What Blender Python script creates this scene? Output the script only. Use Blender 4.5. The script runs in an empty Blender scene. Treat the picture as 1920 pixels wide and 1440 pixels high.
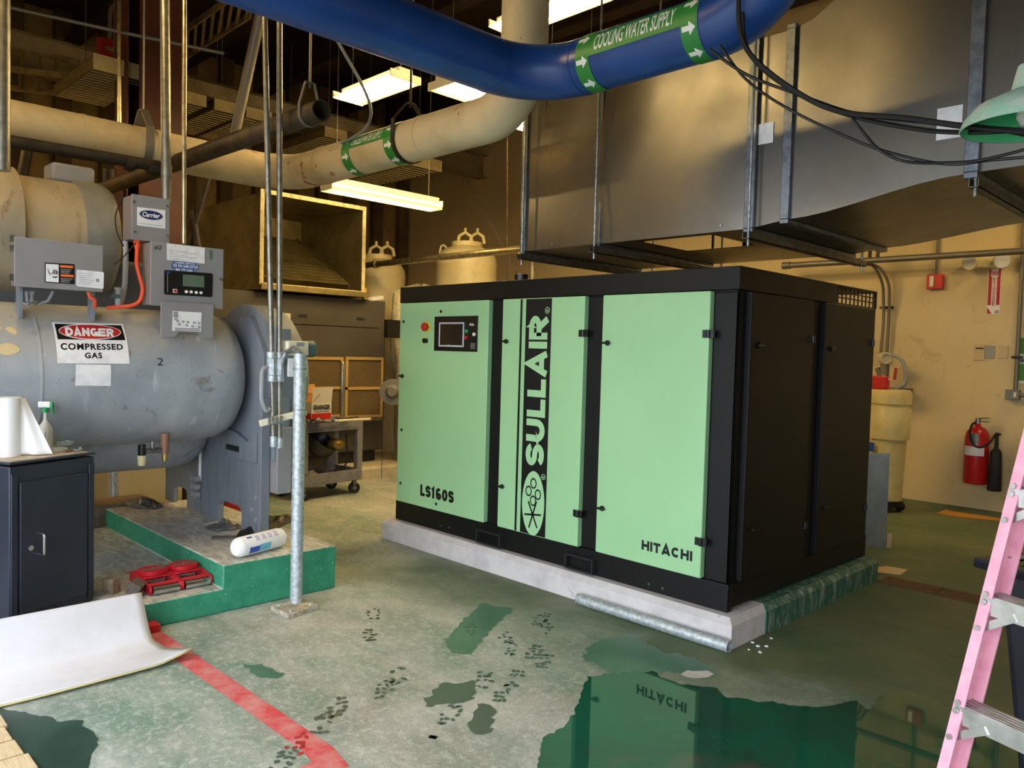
import bpy, bmesh, math, random
from mathutils import Vector as V, Matrix
random.seed(7)
scene = bpy.context.scene
COL = scene.collection

# ---------------------------------------------------------------- camera
F_PX, YAW, PITCH, ROLL = 1468.33, .7906, -.0410, .0275
CAM = V((2.221, -3.9515, 1.6032))
_cy, _sy = math.cos(YAW), math.sin(YAW)
FW = V((-_sy*math.cos(PITCH), _cy*math.cos(PITCH), math.sin(PITCH)))
_r0 = V((_cy, _sy, 0)); _u0 = _r0.cross(FW)
RT = math.cos(ROLL)*_r0 + math.sin(ROLL)*_u0
UP = -math.sin(ROLL)*_r0 + math.cos(ROLL)*_u0
cd = bpy.data.cameras.new('camera'); cam = bpy.data.objects.new('camera', cd); COL.objects.link(cam)
cd.sensor_width = 36; cd.sensor_fit = 'HORIZONTAL'; cd.lens = F_PX*36/1920; cd.clip_start = .05; cd.clip_end = 200
m3 = Matrix((RT, UP, -FW)).transposed()
cam.matrix_world = Matrix.Translation(CAM) @ m3.to_4x4()
scene.camera = cam

def P(x, y, **k):
    """point of the place seen at pixel (x, y), on a plane X=, Y=, Z= or at depth D="""
    d = FW + RT*((x-960)/F_PX) + UP*((720-y)/F_PX)
    (a, v), = k.items()
    if a == 'D': return CAM + d*v
    i = 'XYZ'.index(a)
    return CAM + d*((v-CAM[i])/d[i])

# ---------------------------------------------------------------- world, exposure
def lin(c):
    f = lambda v: v/12.92 if v <= .04045 else ((v+.055)/1.055)**2.4
    return tuple(f(v/255) for v in c) + (1,)
w = bpy.data.worlds.new('sky'); scene.world = w; w.use_nodes = True
bg = w.node_tree.nodes['Background']
bg.inputs[0].default_value = (.80, .90, 1.0, 1); bg.inputs[1].default_value = 6.0
vs = scene.view_settings
vs.view_transform = 'Standard'; vs.look = 'None'; vs.gamma = 1; vs.use_curve_mapping = False
vs.exposure = 0.0
LAMP = (1.0, .74, .34, 1)      # warm fluorescent tubes
LAMP_POWER = 95.0

# ---------------------------------------------------------------- materials
MATS = {}
def nodes_of(name):
    m = bpy.data.materials.new(name); m.use_nodes = True
    nt = m.node_tree; b = nt.nodes['Principled BSDF']
    return m, nt, b
def N(nt, t, **kw):
    n = nt.nodes.new(t)
    for k, v in kw.items():
        if k.startswith('i_'):
            n.inputs[int(k[2:]) if k[2:].isdigit() else k[2:]].default_value = v
        else: setattr(n, k, v)
    return n
def noise(nt, co, scale, detail=4, rough=.55, dist=0):
    n = N(nt, 'ShaderNodeTexNoise'); n.inputs['Scale'].default_value = scale
    n.inputs['Detail'].default_value = detail; n.inputs['Roughness'].default_value = rough
    n.inputs['Distortion'].default_value = dist
    if co: nt.links.new(co, n.inputs['Vector'])
    return n.outputs['Fac']
def ramp(nt, fac, a, b):
    n = N(nt, 'ShaderNodeMapRange'); n.inputs[1].default_value = a; n.inputs[2].default_value = b
    n.clamp = True; nt.links.new(fac, n.inputs[0]); return n.outputs[0]
def mix(nt, fac, a, b):
    n = N(nt, 'ShaderNodeMix', data_type='RGBA')
    if isinstance(fac, (int, float)): n.inputs[0].default_value = fac
    else: nt.links.new(fac, n.inputs[0])
    for s, v in ((6, a), (7, b)):
        if isinstance(v, tuple): n.inputs[s].default_value = v
        else: nt.links.new(v, n.inputs[s])
    return n.outputs[2]
def math_(nt, op, a, b):
    n = N(nt, 'ShaderNodeMath', operation=op); n.use_clamp = False
    for i, v in ((0, a), (1, b)):
        if isinstance(v, (int, float)): n.inputs[i].default_value = v
        else: nt.links.new(v, n.inputs[i])
    return n.outputs[0]
def coords(nt, which='Object', scale=None):
    o = N(nt, 'ShaderNodeTexCoord').outputs[which]
    if scale:
        mp = N(nt, 'ShaderNodeMapping'); mp.inputs['Scale'].default_value = scale
        nt.links.new(o, mp.inputs[0]); return mp.outputs[0]
    return o
def bump(nt, b, h, strength=.3, dist=.01):
    n = N(nt, 'ShaderNodeBump'); n.inputs['Strength'].default_value = strength; n.inputs['Distance'].default_value = dist
    nt.links.new(h, n.inputs['Height']); nt.links.new(n.outputs[0], b.inputs['Normal'])
def mat(name, col, rough=.6, metal=0, col2=None, scale=6, lo=.42, hi=.62, bmp=0, bscale=30, spec=None, emit=0, stretch=None, rough2=None, spots=None, coat=0):
    """plain surface with a second tone mixed in by noise; spots=(colour, scale, lo, hi) adds sparse marks"""
    if name in MATS: return MATS[name]
    m, nt, b = nodes_of(name)
    c = lin(col); co = coords(nt, 'Object', stretch)
    b.inputs['Roughness'].default_value = rough; b.inputs['Metallic'].default_value = metal
    if coat: b.inputs['Coat Weight'].default_value = coat
    if spec is not None: b.inputs['Specular IOR Level'].default_value = spec
    out = None
    if col2:
        fac = ramp(nt, noise(nt, co, scale, 6, .6), lo, hi)
        out = mix(nt, fac, c, lin(col2))
        if rough2 is not None:
            r = N(nt, 'ShaderNodeMapRange'); r.inputs[3].default_value = rough; r.inputs[4].default_value = rough2
            nt.links.new(fac, r.inputs[0]); nt.links.new(r.outputs[0], b.inputs['Roughness'])
    if spots:
        f2 = ramp(nt, noise(nt, co, spots[1], 5, .65, .6), spots[2], spots[3])
        out = mix(nt, f2, out if out else c, lin(spots[0]))
    if out: nt.links.new(out, b.inputs['Base Color'])
    else: b.inputs['Base Color'].default_value = c
    if bmp: bump(nt, b, noise(nt, co, bscale, 4), bmp)
    if emit:
        b.inputs['Emission Color'].default_value = LAMP if emit > 5 else c; b.inputs['Emission Strength'].default_value = emit
    MATS[name] = m; return m

mat('black_paint', (11, 11, 11), .5, 0, (13, 13, 12), 3, bmp=.03, bscale=180, spec=.3)
mat('black_plastic', (14, 14, 15), .35)
mat('black_rubber', (22, 22, 23), .75)
mat('mint_paint', (156, 202, 152), .42, 0, (152, 198, 148), 1.5)
mat('decal_black', (10, 11, 12), .4)
mat('decal_mint', (158, 204, 154), .42)
mat('white', (232, 232, 230), .55)
mat('paper', (236, 234, 236), .7, 0, (222, 220, 222), 14)
mat('print_grey', (150, 148, 150), .8)
mat('red_paint', (196, 22, 40), .42, 0, (170, 18, 32), 9, .5, .7, spots=((110, 60, 60), 22, .64, .72))
mat('red_plain', (190, 30, 30), .5)
mat('red_ext', (176, 22, 30), .3)
mat('orange', (235, 110, 40), .5)
mat('orange_cord', (235, 82, 50), .5)
mat('yellow', (235, 205, 50), .5)
mat('green_btn', (40, 160, 95), .4)
mat('blue_label', (28, 74, 150), .5)
mat('navy', (24, 30, 100), .4)
mat('chrome', (215, 215, 215), .22, 1)
mat('steel', (165, 165, 165), .35, 1, (130, 130, 128), 12)
mat('galv', (178, 184, 188), .42, .85, (140, 146, 150), 34, .4, .6, rough2=.52, bmp=.05, bscale=60)
mat('galv_post', (205, 212, 216), .5, .55, (168, 176, 180), 40, .4, .6, bmp=.08, bscale=70)
mat('galv_riser', (150, 146, 136), .4, .8, (122, 118, 108), 22, .4, .65)
mat('galv_sheet', (160, 166, 172), .34, .85, (146, 152, 158), 7)
mat('galv_warm', (196, 186, 152), .36, .9, (160, 150, 120), 20)
mat('duct_metal', (122, 120, 114), .30, .95, (108, 106, 100), 2.2, .35, .7, rough2=.38)
mat('duct_flange', (128, 134, 142), .4, .9, (100, 106, 114), 14)
mat('strut_metal', (120, 116, 104), .5, .8, (96, 90, 78), 12)
mat('plenum_metal', (150, 136, 92), .42, .75, (126, 112, 74), 3, rough2=.5)
mat('rusty_steel', (84, 70, 52), .6, .5, (52, 42, 32), 9, .4, .65, stretch=(1, 1, 1))
mat('dark_steel', (58, 50, 40), .62, .4, (40, 34, 28), 10)
mat('column_red', (78, 31, 20), .6, 0, (64, 25, 15), 3, .4, .7, spots=((120, 88, 70), 8, .66, .72))
mat('beam_tan', (150, 136, 108), .7, 0, (126, 112, 86), 3)
mat('beam_dark', (48, 30, 22), .75, 0, (36, 22, 16), 2)
mat('tray_metal', (150, 132, 92), .55, .5, (120, 104, 72), 10)
mat('louvre_metal', (120, 108, 78), .55, .1, (104, 92, 64), 10)
mat('slat_cream', (214, 196, 148), .5, 0, (200, 180, 130), 10)
mat('chilled_jacket', (205, 188, 152), .62, 0, (178, 158, 120), 2.5, .45, .7, bmp=.25, bscale=7, spots=((132, 78, 62), 3.4, .655, .67))
mat('hanger_steel', (120, 116, 110), .5, .6)
mat('blue_pipe', (28, 70, 140), .34, 0, (24, 60, 124), 3, bmp=.04, bscale=12, spots=((90, 120, 170), 24, .72, .76))
mat('marker_green', (44, 128, 52), .45)
mat('vessel_grey', (150, 155, 160), .6)
mat('panel_grey', (140, 138, 140), .5, 0, (134, 131, 133), 4)
mat('panel_side', (126, 116, 110), .5)
mat('plate_grey', (122, 128, 138), .6, 0, (108, 114, 124), 5, .4, .7, spots=((120, 92, 66), 9, .66, .74), stretch=(3, 3, .7), bmp=.08, bscale=30)
mat('elbow_grey', (136, 134, 126), .6, 0, (120, 118, 110), 4, bmp=.1, bscale=10)
mat('dark_housing', (92, 92, 92), .65, 0, (80, 80, 80), 4)
mat('dryer_grey', (68, 64, 58), .55, 0, (62, 58, 52), 3)
mat('filter_screen', (104, 86, 54), .85, 0, (80, 66, 40), 60, .35, .65, bmp=.5, bscale=160)
mat('pine', (186, 154, 96), .6, 0, (166, 132, 78), 12, stretch=(1, 8, 8))
mat('pale_wood', (222, 198, 160), .6, 0, (200, 172, 132), 9, stretch=(2, 30, 2))
mat('old_wood', (108, 98, 90), .8, 0, (82, 74, 68), 14, stretch=(12, 2, 12), bmp=.3, bscale=30)
mat('block_wood', (150, 128, 108), .8, 0, (120, 100, 82), 20, bmp=.2)
mat('cardboard', (184, 130, 66), .75, 0, (170, 116, 56), 8)
mat('carton_white', (226, 222, 212), .7)
mat('cart_plastic', (124, 124, 130), .65, 0, (100, 100, 106), 9, .45, .7, bmp=.1)
mat('cream_tank', (225, 210, 160), .35, 0, (215, 198, 146), 3)
mat('tank_orange', (240, 160, 40), .5)
mat('bubble_wrap', (226, 214, 178), .3, 0, (200, 186, 146), 30, .4, .6, bmp=.8, bscale=60, spec=.8)
mat('barrel_cream', (222, 204, 146), .45, 0, (208, 188, 128), 4)
mat('cabinet_black', (32, 36, 50), .45, 0, (38, 42, 56), 3, spots=((150, 150, 155), 26, .755, .77))
mat('bench_top', (190, 176, 156), .7, 0, (170, 152, 130), 18)
mat('tissue', (242, 240, 240), .8, bmp=.1, bscale=20)
mat('clear_plastic', (206, 210, 210), .2, 0, (188, 194, 194), 12)
mat('pink_fibre', (230, 164, 182), .5, 0, (220, 150, 170), 18)
mat('aluminium', (205, 204, 200), .34, .9, (180, 180, 176), 16)
mat('bin_black', (20, 22, 30), .55, 0, (26, 28, 36), 6)
mat('lamp_green', (70, 190, 130), .35, 0, (88, 200, 146), 8)
mat('lamp_dusty', (150, 190, 168), .7, 0, (185, 195, 185), 12)
mat('cable_black', (14, 13, 13), .5)
mat('wire_grey', (120, 122, 124), .5)
mat('sheet_white', (222, 220, 226), .32, 0, (205, 200, 200), 2, .45, .75, bmp=.12, bscale=22)
mat('sheet_foam', (232, 214, 150), .8)
mat('rag', (176, 166, 148), .9, 0, (150, 140, 122), 14, bmp=.4)
mat('bag_plastic', (92, 90, 88), .3, 0, (70, 68, 66), 12, bmp=.5, bscale=24)
mat('bag_black', (26, 26, 28), .35, bmp=.5, bscale=20)
mat('pad_concrete', (206, 200, 200), .85, 0, (184, 178, 178), 7, .4, .7, bmp=.25, bscale=30, spots=((150, 140, 136), 5, .64, .72))
mat('pad_dryer', (196, 186, 160), .85, 0, (176, 164, 138), 7, bmp=.2)
mat('drain_rust', (96, 72, 52), .8, .2, (76, 56, 40), 16, bmp=.4)
mat('floor_orange', (206, 142, 52), .7)
mat('wall_grey_plate', (150, 150, 148), .5)
mat('beige_plate', (196, 176, 140), .55)
mat('jbox_grey', (120, 118, 110), .5, .4)
mat('alarm_red', (150, 26, 22), .5)
mat('heater_beige', (200, 190, 168), .6)
mat('screen_mesh', (120, 96, 66), .8, 0, (98, 78, 52), 90)
mat('lens', (226, 224, 214), .15)
mat('tube_on', (255, 226, 160), .5, emit=LAMP_POWER)
mat('reflector', (236, 226, 196), .4)
mat('insulation_tan', (176, 152, 106), .7, .2, (150, 126, 84), 3, bmp=.3, bscale=6)
mat('rib_brown', (104, 86, 58), .7, 0, (84, 68, 46), 3)
mat('copper', (150, 110, 90), .55, .2)
mat('brass', (190, 160, 90), .35, .9)
mat('pvc_grey', (150, 152, 154), .5)
mat('bottle_clear', (214, 216, 214), .25, 0, (200, 202, 200), 10)
mat('fan_black', (18, 18, 19), .35)
mat('fan_gold', (150, 126, 66), .3, .6)
mat('pipe_white', (228, 220, 190), .5)
mat('teal_plastic', (70, 92, 92), .5)
mat('screen_green', (92, 110, 96), .25)
mat('screen_dark', (44, 36, 26), .12)
mat('bezel', (190, 192, 200), .35)
mat('wet_mark', (72, 88, 78), .25)
mat('wet_red', (170, 22, 36), .3)

# ---- larger surfaces
def m_floor():
    m, nt, b = nodes_of('worn_green_floor'); co = coords(nt, 'Object')
    big = noise(nt, co, .55, 8, .66, .3); mid = noise(nt, co, 1.7, 9, .68, .2)
    st = coords(nt, 'Object', (1.2, 2.6, 1)); streak = noise(nt, st, 1.6, 9, .7, .35)
    fine = noise(nt, co, 70, 6, .75); speck = noise(nt, co, 120, 3, .6); grit = noise(nt, co, 26, 8, .8)
    grey = mix(nt, ramp(nt, mid, .35, .68), lin((148, 148, 140)), lin((196, 198, 192)))
    green = mix(nt, ramp(nt, mid, .3, .7), lin((84, 118, 102)), lin((126, 150, 138)))
    wear = math_(nt, 'ADD', math_(nt, 'MULTIPLY', big, .55), math_(nt, 'MULTIPLY', streak, .45))
    c = mix(nt, ramp(nt, wear, .40, .56), green, grey)
    c = mix(nt, math_(nt, 'MULTIPLY', ramp(nt, grit, .50, .62), .55), c, lin((208, 212, 206)))
    c = mix(nt, math_(nt, 'MULTIPLY', ramp(nt, fine, .50, .66), .55), c, lin((92, 100, 92)))
    c = mix(nt, ramp(nt, speck, .66, .72), c, lin((226, 228, 222)))
    # bare dusty concrete further in on the left, green-brown paint kept on the right
    sx = N(nt, 'ShaderNodeSeparateXYZ'); nt.links.new(co, sx.inputs[0])
    warp = math_(nt, 'MULTIPLY', math_(nt, 'SUBTRACT', big, .5), 3.0)
    xl = math_(nt, 'ADD', sx.outputs[0], warp); yl = math_(nt, 'ADD', sx.outputs[1], warp)
    bare = math_(nt, 'MULTIPLY', ramp(nt, xl, -2.9, -4.2), ramp(nt, yl, -1.6, -.2))
    bc = mix(nt, ramp(nt, streak, .4, .62), lin((176, 158, 122)), lin((142, 134, 104)))
    c = mix(nt, bare, c, bc)
    kept = ramp(nt, xl, -.5, 1.0)
    kc = mix(nt, ramp(nt, mid, .38, .66), lin((70, 92, 66)), lin((104, 110, 78)))
    ring = math_(nt, 'MULTIPLY', kept, ramp(nt, yl, -1.6, -.5))
    c = mix(nt, ring, c, kc)
    nt.links.new(c, b.inputs['Base Color'])
    r = N(nt, 'ShaderNodeMapRange'); r.inputs[3].default_value = .42; r.inputs[4].default_value = .75
    nt.links.new(wear, r.inputs[0]); nt.links.new(r.outputs[0], b.inputs['Roughness'])
    bump(nt, b, fine, .12, .004)
    MATS['floor'] = m
def m_puddle():
    m, nt, b = nodes_of('water_film'); co = coords(nt, 'Object')
    a = noise(nt, co, 1.9, 6, .6, .5)
    c = mix(nt, ramp(nt, a, .40, .60), lin((22, 88, 66)), lin((36, 74, 58)))
    c = mix(nt, ramp(nt, noise(nt, co, .9, 3, .5), .60, .64), c, lin((86, 76, 66)))
    nt.links.new(c, b.inputs['Base Color']); b.inputs['Roughness'].default_value = .025
    b.inputs['IOR'].default_value = 1.55
    MATS['puddle'] = m
def m_wet(name, c1, c2):
    m, nt, b = nodes_of(name); co = coords(nt, 'Object')
    c = mix(nt, ramp(nt, noise(nt, co, 3, 5, .6), .4, .65), lin(c1), lin(c2))
    nt.links.new(c, b.inputs['Base Color']); b.inputs['Roughness'].default_value = .3
    MATS[name] = m
def m_wall():
    m, nt, b = nodes_of('cream_wall'); co = coords(nt, 'Object')
    a = noise(nt, co, .8, 5, .6, .3)
    c = mix(nt, ramp(nt, a, .35, .7), lin((214, 194, 150)), lin((202, 180, 134)))
    c = mix(nt, math_(nt, 'MULTIPLY', ramp(nt, noise(nt, co, 3.2, 6, .7, 1.), .60, .74), .5), c, lin((150, 124, 84)))
    st = coords(nt, 'Object', (9, 9, .8))
    c = mix(nt, math_(nt, 'MULTIPLY', ramp(nt, noise(nt, st, 1.2, 5, .6), .62, .74), .3), c, lin((150, 128, 92)))
    nt.links.new(c, b.inputs['Base Color']); b.inputs['Roughness'].default_value = .7
    bump(nt, b, noise(nt, co, 3, 4), .1, .02); MATS['wall'] = m
def m_vessel():
    m, nt, b = nodes_of('vessel_insulation'); co = coords(nt, 'Object')
    a = noise(nt, co, 2.2, 7, .62, .4)
    c = mix(nt, ramp(nt, a, .36, .68), lin((146, 152, 160)), lin((176, 180, 186)))
    # warm lamp light painted into the colour of the upward faces
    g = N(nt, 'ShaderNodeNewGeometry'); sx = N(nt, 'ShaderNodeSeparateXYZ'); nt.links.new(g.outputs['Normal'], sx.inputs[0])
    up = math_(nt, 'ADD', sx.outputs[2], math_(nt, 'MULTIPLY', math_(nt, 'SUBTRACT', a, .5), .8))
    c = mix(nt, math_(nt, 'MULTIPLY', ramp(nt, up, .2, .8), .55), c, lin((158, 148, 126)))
    st = coords(nt, 'Object', (3, 7, 1.2))
    c = mix(nt, math_(nt, 'MULTIPLY', ramp(nt, noise(nt, st, 3, 5, .6, .6), .62, .72), .6), c, lin((196, 200, 206)))
    c = mix(nt, math_(nt, 'MULTIPLY', ramp(nt, noise(nt, co, 5, 6, .72, 1.2), .60, .66), .6), c, lin((110, 96, 72)))
    nt.links.new(c, b.inputs['Base Color']); b.inputs['Roughness'].default_value = .55
    bump(nt, b, noise(nt, co, 5, 4, .5, .3), .35, .02); MATS['vessel'] = m
def m_plinth():
    m, nt, b = nodes_of('plinth_green'); co = coords(nt, 'Object')
    a = noise(nt, co, 9, 7, .65); g = N(nt, 'ShaderNodeNewGeometry'); sx = N(nt, 'ShaderNodeSeparateXYZ')
    nt.links.new(g.outputs['Normal'], sx.inputs[0])
    gr = mix(nt, ramp(nt, a, .35, .68), lin((36, 128, 96)), lin((62, 152, 120)))
    gr = mix(nt, ramp(nt, noise(nt, co, 60, 2, .5), .70, .74), gr, lin((200, 215, 205)))
    st = coords(nt, 'Object', (2, 5, 1))
    co2 = mix(nt, ramp(nt, noise(nt, st, 3, 7, .6, 1.5), .38, .66), lin((206, 204, 196)), lin((152, 146, 134)))
    # bare, dusty concrete on the treads; paint kept on the faces
    c = mix(nt, ramp(nt, math_(nt, 'ADD', sx.outputs[2], math_(nt, 'MULTIPLY', a, .2)), .45, .75), gr, co2)
    nt.links.new(c, b.inputs['Base Color']); b.inputs['Roughness'].default_value = .55
    bump(nt, b, a, .15, .01); MATS['plinth'] = m
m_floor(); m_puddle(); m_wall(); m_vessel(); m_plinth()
m_wet('wet_floor', (34, 62, 52), (56, 82, 70))
m_wet('damp_green', (60, 104, 84), (84, 120, 102))
def m_redline():
    m, nt, b = nodes_of('worn_red_line'); co = coords(nt, 'Object')
    f = ramp(nt, noise(nt, co, 7, 8, .7, .4), .38, .7)
    nt.links.new(mix(nt, f, lin((204, 60, 72)), lin((200, 150, 148))), b.inputs['Base Color']); b.inputs['Roughness'].default_value = .6
    MATS['red_line'] = m
m_redline()

# ---------------------------------------------------------------- mesh building
OFF = {}
def tag(o, label=None, cat=None, group=None, kind=None):
    if label: o['label'] = label
    if cat: o['category'] = cat
    if group: o['group'] = group
    if kind: o['kind'] = kind
    return o
def thing(name, label, cat, loc, group=None, kind=None):
    o = bpy.data.objects.new(name, None); COL.objects.link(o); o.location = loc; o.empty_display_size = .1
    OFF[o.name] = V(loc); return tag(o, label, cat, group, kind)
def frame(d):
    d = d.normalized(); a = V((0, 0, 1)) if abs(d.z) < .9 else V((1, 0, 0))
    s = d.cross(a).normalized(); return s, d.cross(s).normalized() * -1
class M:
    def __init__(s): s.v = []; s.f = []
    def add(s, vs, fs):
        n = len(s.v); s.v += [V(v) for v in vs]; s.f += [tuple(i+n for i in f) for f in fs]; return s
    def box(s, a, b):
        x0, x1 = sorted((a[0], b[0])); y0, y1 = sorted((a[1], b[1])); z0, z1 = sorted((a[2], b[2]))
        return s.add([(x0,y0,z0),(x1,y0,z0),(x1,y1,z0),(x0,y1,z0),(x0,y0,z1),(x1,y0,z1),(x1,y1,z1),(x0,y1,z1)],
                     [(0,3,2,1),(4,5,6,7),(0,1,5,4),(1,2,6,5),(2,3,7,6),(3,0,4,7)])
    def obox(s, c, u, v, w):
        """box with centre c and half-axis vectors u, v, w"""
        c, u, v, w = V(c), V(u), V(v), V(w)
        if u.cross(v).dot(w) < 0: w = -w
        q = [c+a*u+b*v+e*w for e in (-1, 1) for a, b in ((-1,-1),(1,-1),(1,1),(-1,1))]
        return s.add(q, [(0,3,2,1),(4,5,6,7),(0,1,5,4),(1,2,6,5),(2,3,7,6),(3,0,4,7)])
    def bar(s, p, q, w, h, upv=(0, 0, 1)):
        p, q = V(p), V(q); d = q-p; up = V(upv)
        sd = d.cross(up)
        if sd.length < 1e-6: sd = d.cross(V((0, 1, 0)))
        sd.normalize(); u2 = sd.cross(d).normalized()
        return s.obox((p+q)/2, d/2, sd*w/2, u2*h/2)
    def cyl(s, p, q, r, n=20, r2=None, cap=True):
        p, q = V(p), V(q); a, b = frame(q-p); r2 = r if r2 is None else r2
        vs = [p+(a*math.cos(t)+b*math.sin(t))*r for t in (2*math.pi*i/n for i in range(n))]
        vs += [q+(a*math.cos(t)+b*math.sin(t))*r2 for t in (2*math.pi*i/n for i in range(n))]
        fs = [(i, (i+1) % n, n+(i+1) % n, n+i) for i in range(n)]
        if cap: fs += [tuple(range(n))[::-1], tuple(range(n, 2*n))]
        return s.add(vs, fs)
    def lathe(s, p, axis, prof, n=28, a0=0, a1=2*math.pi):
        """prof: list of (distance along axis, radius)"""
        p = V(p); ax = V(axis).normalized(); a, b = frame(ax); full = abs(a1-a0-2*math.pi) < 1e-6
        k = n if full else n+1; vs = []; fs = []
        for h, r in prof:
            for i in range(k):
                t = a0+(a1-a0)*i/n; vs.append(p+ax*h+(a*math.cos(t)+b*math.sin(t))*max(r, 1e-4))
        for j in range(len(prof)-1):
            for i in range(n):
                i2 = (i+1) % k; fs.append((j*k+i, j*k+i2, (j+1)*k+i2, (j+1)*k+i))
        return s.add(vs, fs)
    def tube(s, pts, r, n=10, cap=True, radii=None):
        pts = [V(p) for p in pts]; m = len(pts); vs = []; fs = []
        d0 = (pts[1]-pts[0]).normalized(); a, b = frame(d0)
        for j in range(m):
            d = (pts[min(j+1, m-1)]-pts[max(j-1, 0)]).normalized()
            a = (a-d*a.dot(d)).normalized(); b = d.cross(a)
            rr = radii[j] if radii else r
            vs += [pts[j]+(a*math.cos(t)+b*math.sin(t))*rr for t in (2*math.pi*i/n for i in range(n))]
        for j in range(m-1):
            fs += [(j*n+i, j*n+(i+1) % n, (j+1)*n+(i+1) % n, (j+1)*n+i) for i in range(n)]
        if cap: fs += [tuple(range(n))[::-1], tuple(range((m-1)*n, m*n))]
        return s.add(vs, fs)
    def prism(s, poly, d):
        """poly: 3-D outline, pushed along d"""
        poly = [V(p) for p in poly]; d = V(d); n = len(poly)
        nrm = V((0, 0, 0))
        for i in range(n): nrm += (poly[i]-poly[0]).cross(poly[(i+1) % n]-poly[0])
        if nrm.dot(d) > 0: poly = poly[::-1]
        return s.add(poly+[p+d for p in poly], [tuple(range(n)), tuple(range(n, 2*n))[::-1]] +
                     [(i, n+i, n+(i+1) % n, (i+1) % n) for i in range(n)])
    def ball(s, c, r, n=14, sq=(1, 1, 1)):
        c = V(c); k = n//2; vs = []; fs = []
        for j in range(k+1):
            p = math.pi*j/k
            for i in range(n):
                t = 2*math.pi*i/n; vs.append(c+V((math.sin(p)*math.cos(t)*sq[0], math.sin(p)*math.sin(t)*sq[1], math.cos(p)*sq[2]))*r)
        for j in range(k):
            fs += [(j*n+i, (j+1)*n+i, (j+1)*n+(i+1) % n, j*n+(i+1) % n) for i in range(n)]
        return s.add(vs, fs)
    def grid(s, fn, nu, nv, thick=None):
        """surface fn(u, v) -> point; thick=vector or number along normal makes it solid"""
        g = [[V(fn(i/nu, j/nv)) for j in range(nv+1)] for i in range(nu+1)]
        vs = [p for r in g for p in r]; k = nv+1
        fs = [(i*k+j, (i+1)*k+j, (i+1)*k+j+1, i*k+j+1) for i in range(nu) for j in range(nv)]
        return s.add(vs, fs)
    def xf(s, mtx):
        s.v = [mtx @ v for v in s.v]; return s
    def build(s, name, m, parent=None, label=None, cat=None, group=None, kind=None, bevel=0, smooth=35, solid=0, seg=2, sub=0):
        if parent is not None: off = OFF[parent.name]
        else:
            xs = [v.x for v in s.v]; ys = [v.y for v in s.v]; off = V(((min(xs)+max(xs))/2, (min(ys)+max(ys))/2, min(v.z for v in s.v)))
        me = bpy.data.meshes.new(name); me.from_pydata([tuple(v-off) for v in s.v], [], s.f); me.update()
        me.materials.append(MATS[m] if isinstance(m, str) else m)
        if smooth:
            me.polygons.foreach_set('use_smooth', [True]*len(me.polygons)); me.set_sharp_from_angle(angle=math.radians(smooth))
        o = bpy.data.objects.new(name, me); COL.objects.link(o)
        if parent is not None: o.parent = parent
        else: o.location = off
        OFF[o.name] = off
        if solid:
            md = o.modifiers.new('thickness', 'SOLIDIFY'); md.thickness = solid; md.offset = 0
        if bevel:
            md = o.modifiers.new('bevel', 'BEVEL'); md.width = bevel; md.segments = seg; md.limit_method = 'ANGLE'; md.angle_limit = math.radians(40)
        if sub:
            md = o.modifiers.new('subdivision', 'SUBSURF'); md.levels = sub; md.render_levels = sub
        return tag(o, label, cat, group, kind)
def B(name, m, a, b, parent=None, **k): return M().box(a, b).build(name, m, parent, **k)
def fillet(pts, r, n=8):
    pts = [V(p) for p in pts]; out = [pts[0]]
    for i in range(1, len(pts)-1):
        a = (pts[i-1]-pts[i]); b = (pts[i+1]-pts[i]); L = min(r, a.length*.49, b.length*.49)
        p, q = pts[i]+a.normalized()*L, pts[i]+b.normalized()*L
        for k in range(n+1):
            t = k/n; out.append(p*(1-t)**2+pts[i]*2*t*(1-t)+q*t*t)
    out.append(pts[-1]); return out
def arc_fillet(pts, r, n=10):
    """true circular bends"""
    pts = [V(p) for p in pts]; out = [pts[0]]
    for i in range(1, len(pts)-1):
        a = (pts[i-1]-pts[i]).normalized(); b = (pts[i+1]-pts[i]).normalized()
        ang = a.angle(b); L = r/math.tan(ang/2); c = pts[i]+(a+b).normalized()*(r/math.sin(ang/2))
        p, q = pts[i]+a*L-c, pts[i]+b*L-c
        tot = p.angle(q); ax = p.cross(q).normalized()
        for k in range(n+1): out.append(c+Matrix.Rotation(tot*k/n, 3, ax) @ p)
    out.append(pts[-1]); return out
def copy_tree(o, dx, label=None):
    c = o.copy(); COL.objects.link(c); c.location = o.location+V(dx); OFF[c.name] = OFF[o.name]+V(dx)
    if label: c['label'] = label
    def kids(src, dst):
        for ch in list(src.children):
            k = ch.copy(); COL.objects.link(k); k.parent = dst; OFF[k.name] = OFF[c.name]; kids(ch, k)
    kids(o, c); return c
def text_mesh(txt, o, u, v, w, h, bold=0, depth=.0015, fit=True, shear=0, space=1):
    """lettering as flat mesh: origin o (lower-left), reading direction u, up v, fitted to width w and height h"""
    cu = bpy.data.curves.new('lettering', 'FONT'); cu.body = txt; cu.offset = bold; cu.resolution_u = 3; cu.shear = shear; cu.space_character = space
    ob = bpy.data.objects.new('lettering_source', cu); COL.objects.link(ob)
    dg = bpy.context.evaluated_depsgraph_get(); me = bpy.data.meshes.new_from_object(ob.evaluated_get(dg))
    vs = [x.co.copy() for x in me.vertices]; fs = [tuple(p.vertices) for p in me.polygons]
    bpy.data.objects.remove(ob); bpy.data.curves.remove(cu); bpy.data.meshes.remove(me)
    x0 = min(q.x for q in vs); x1 = max(q.x for q in vs); y0 = min(q.y for q in vs); y1 = max(q.y for q in vs)
    o, u, v = V(o), V(u).normalized(), V(v).normalized()
    return [o+u*((q.x-x0)/(x1-x0)*w)+v*((q.y-y0)/(y1-y0)*h) for q in vs], fs
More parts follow.
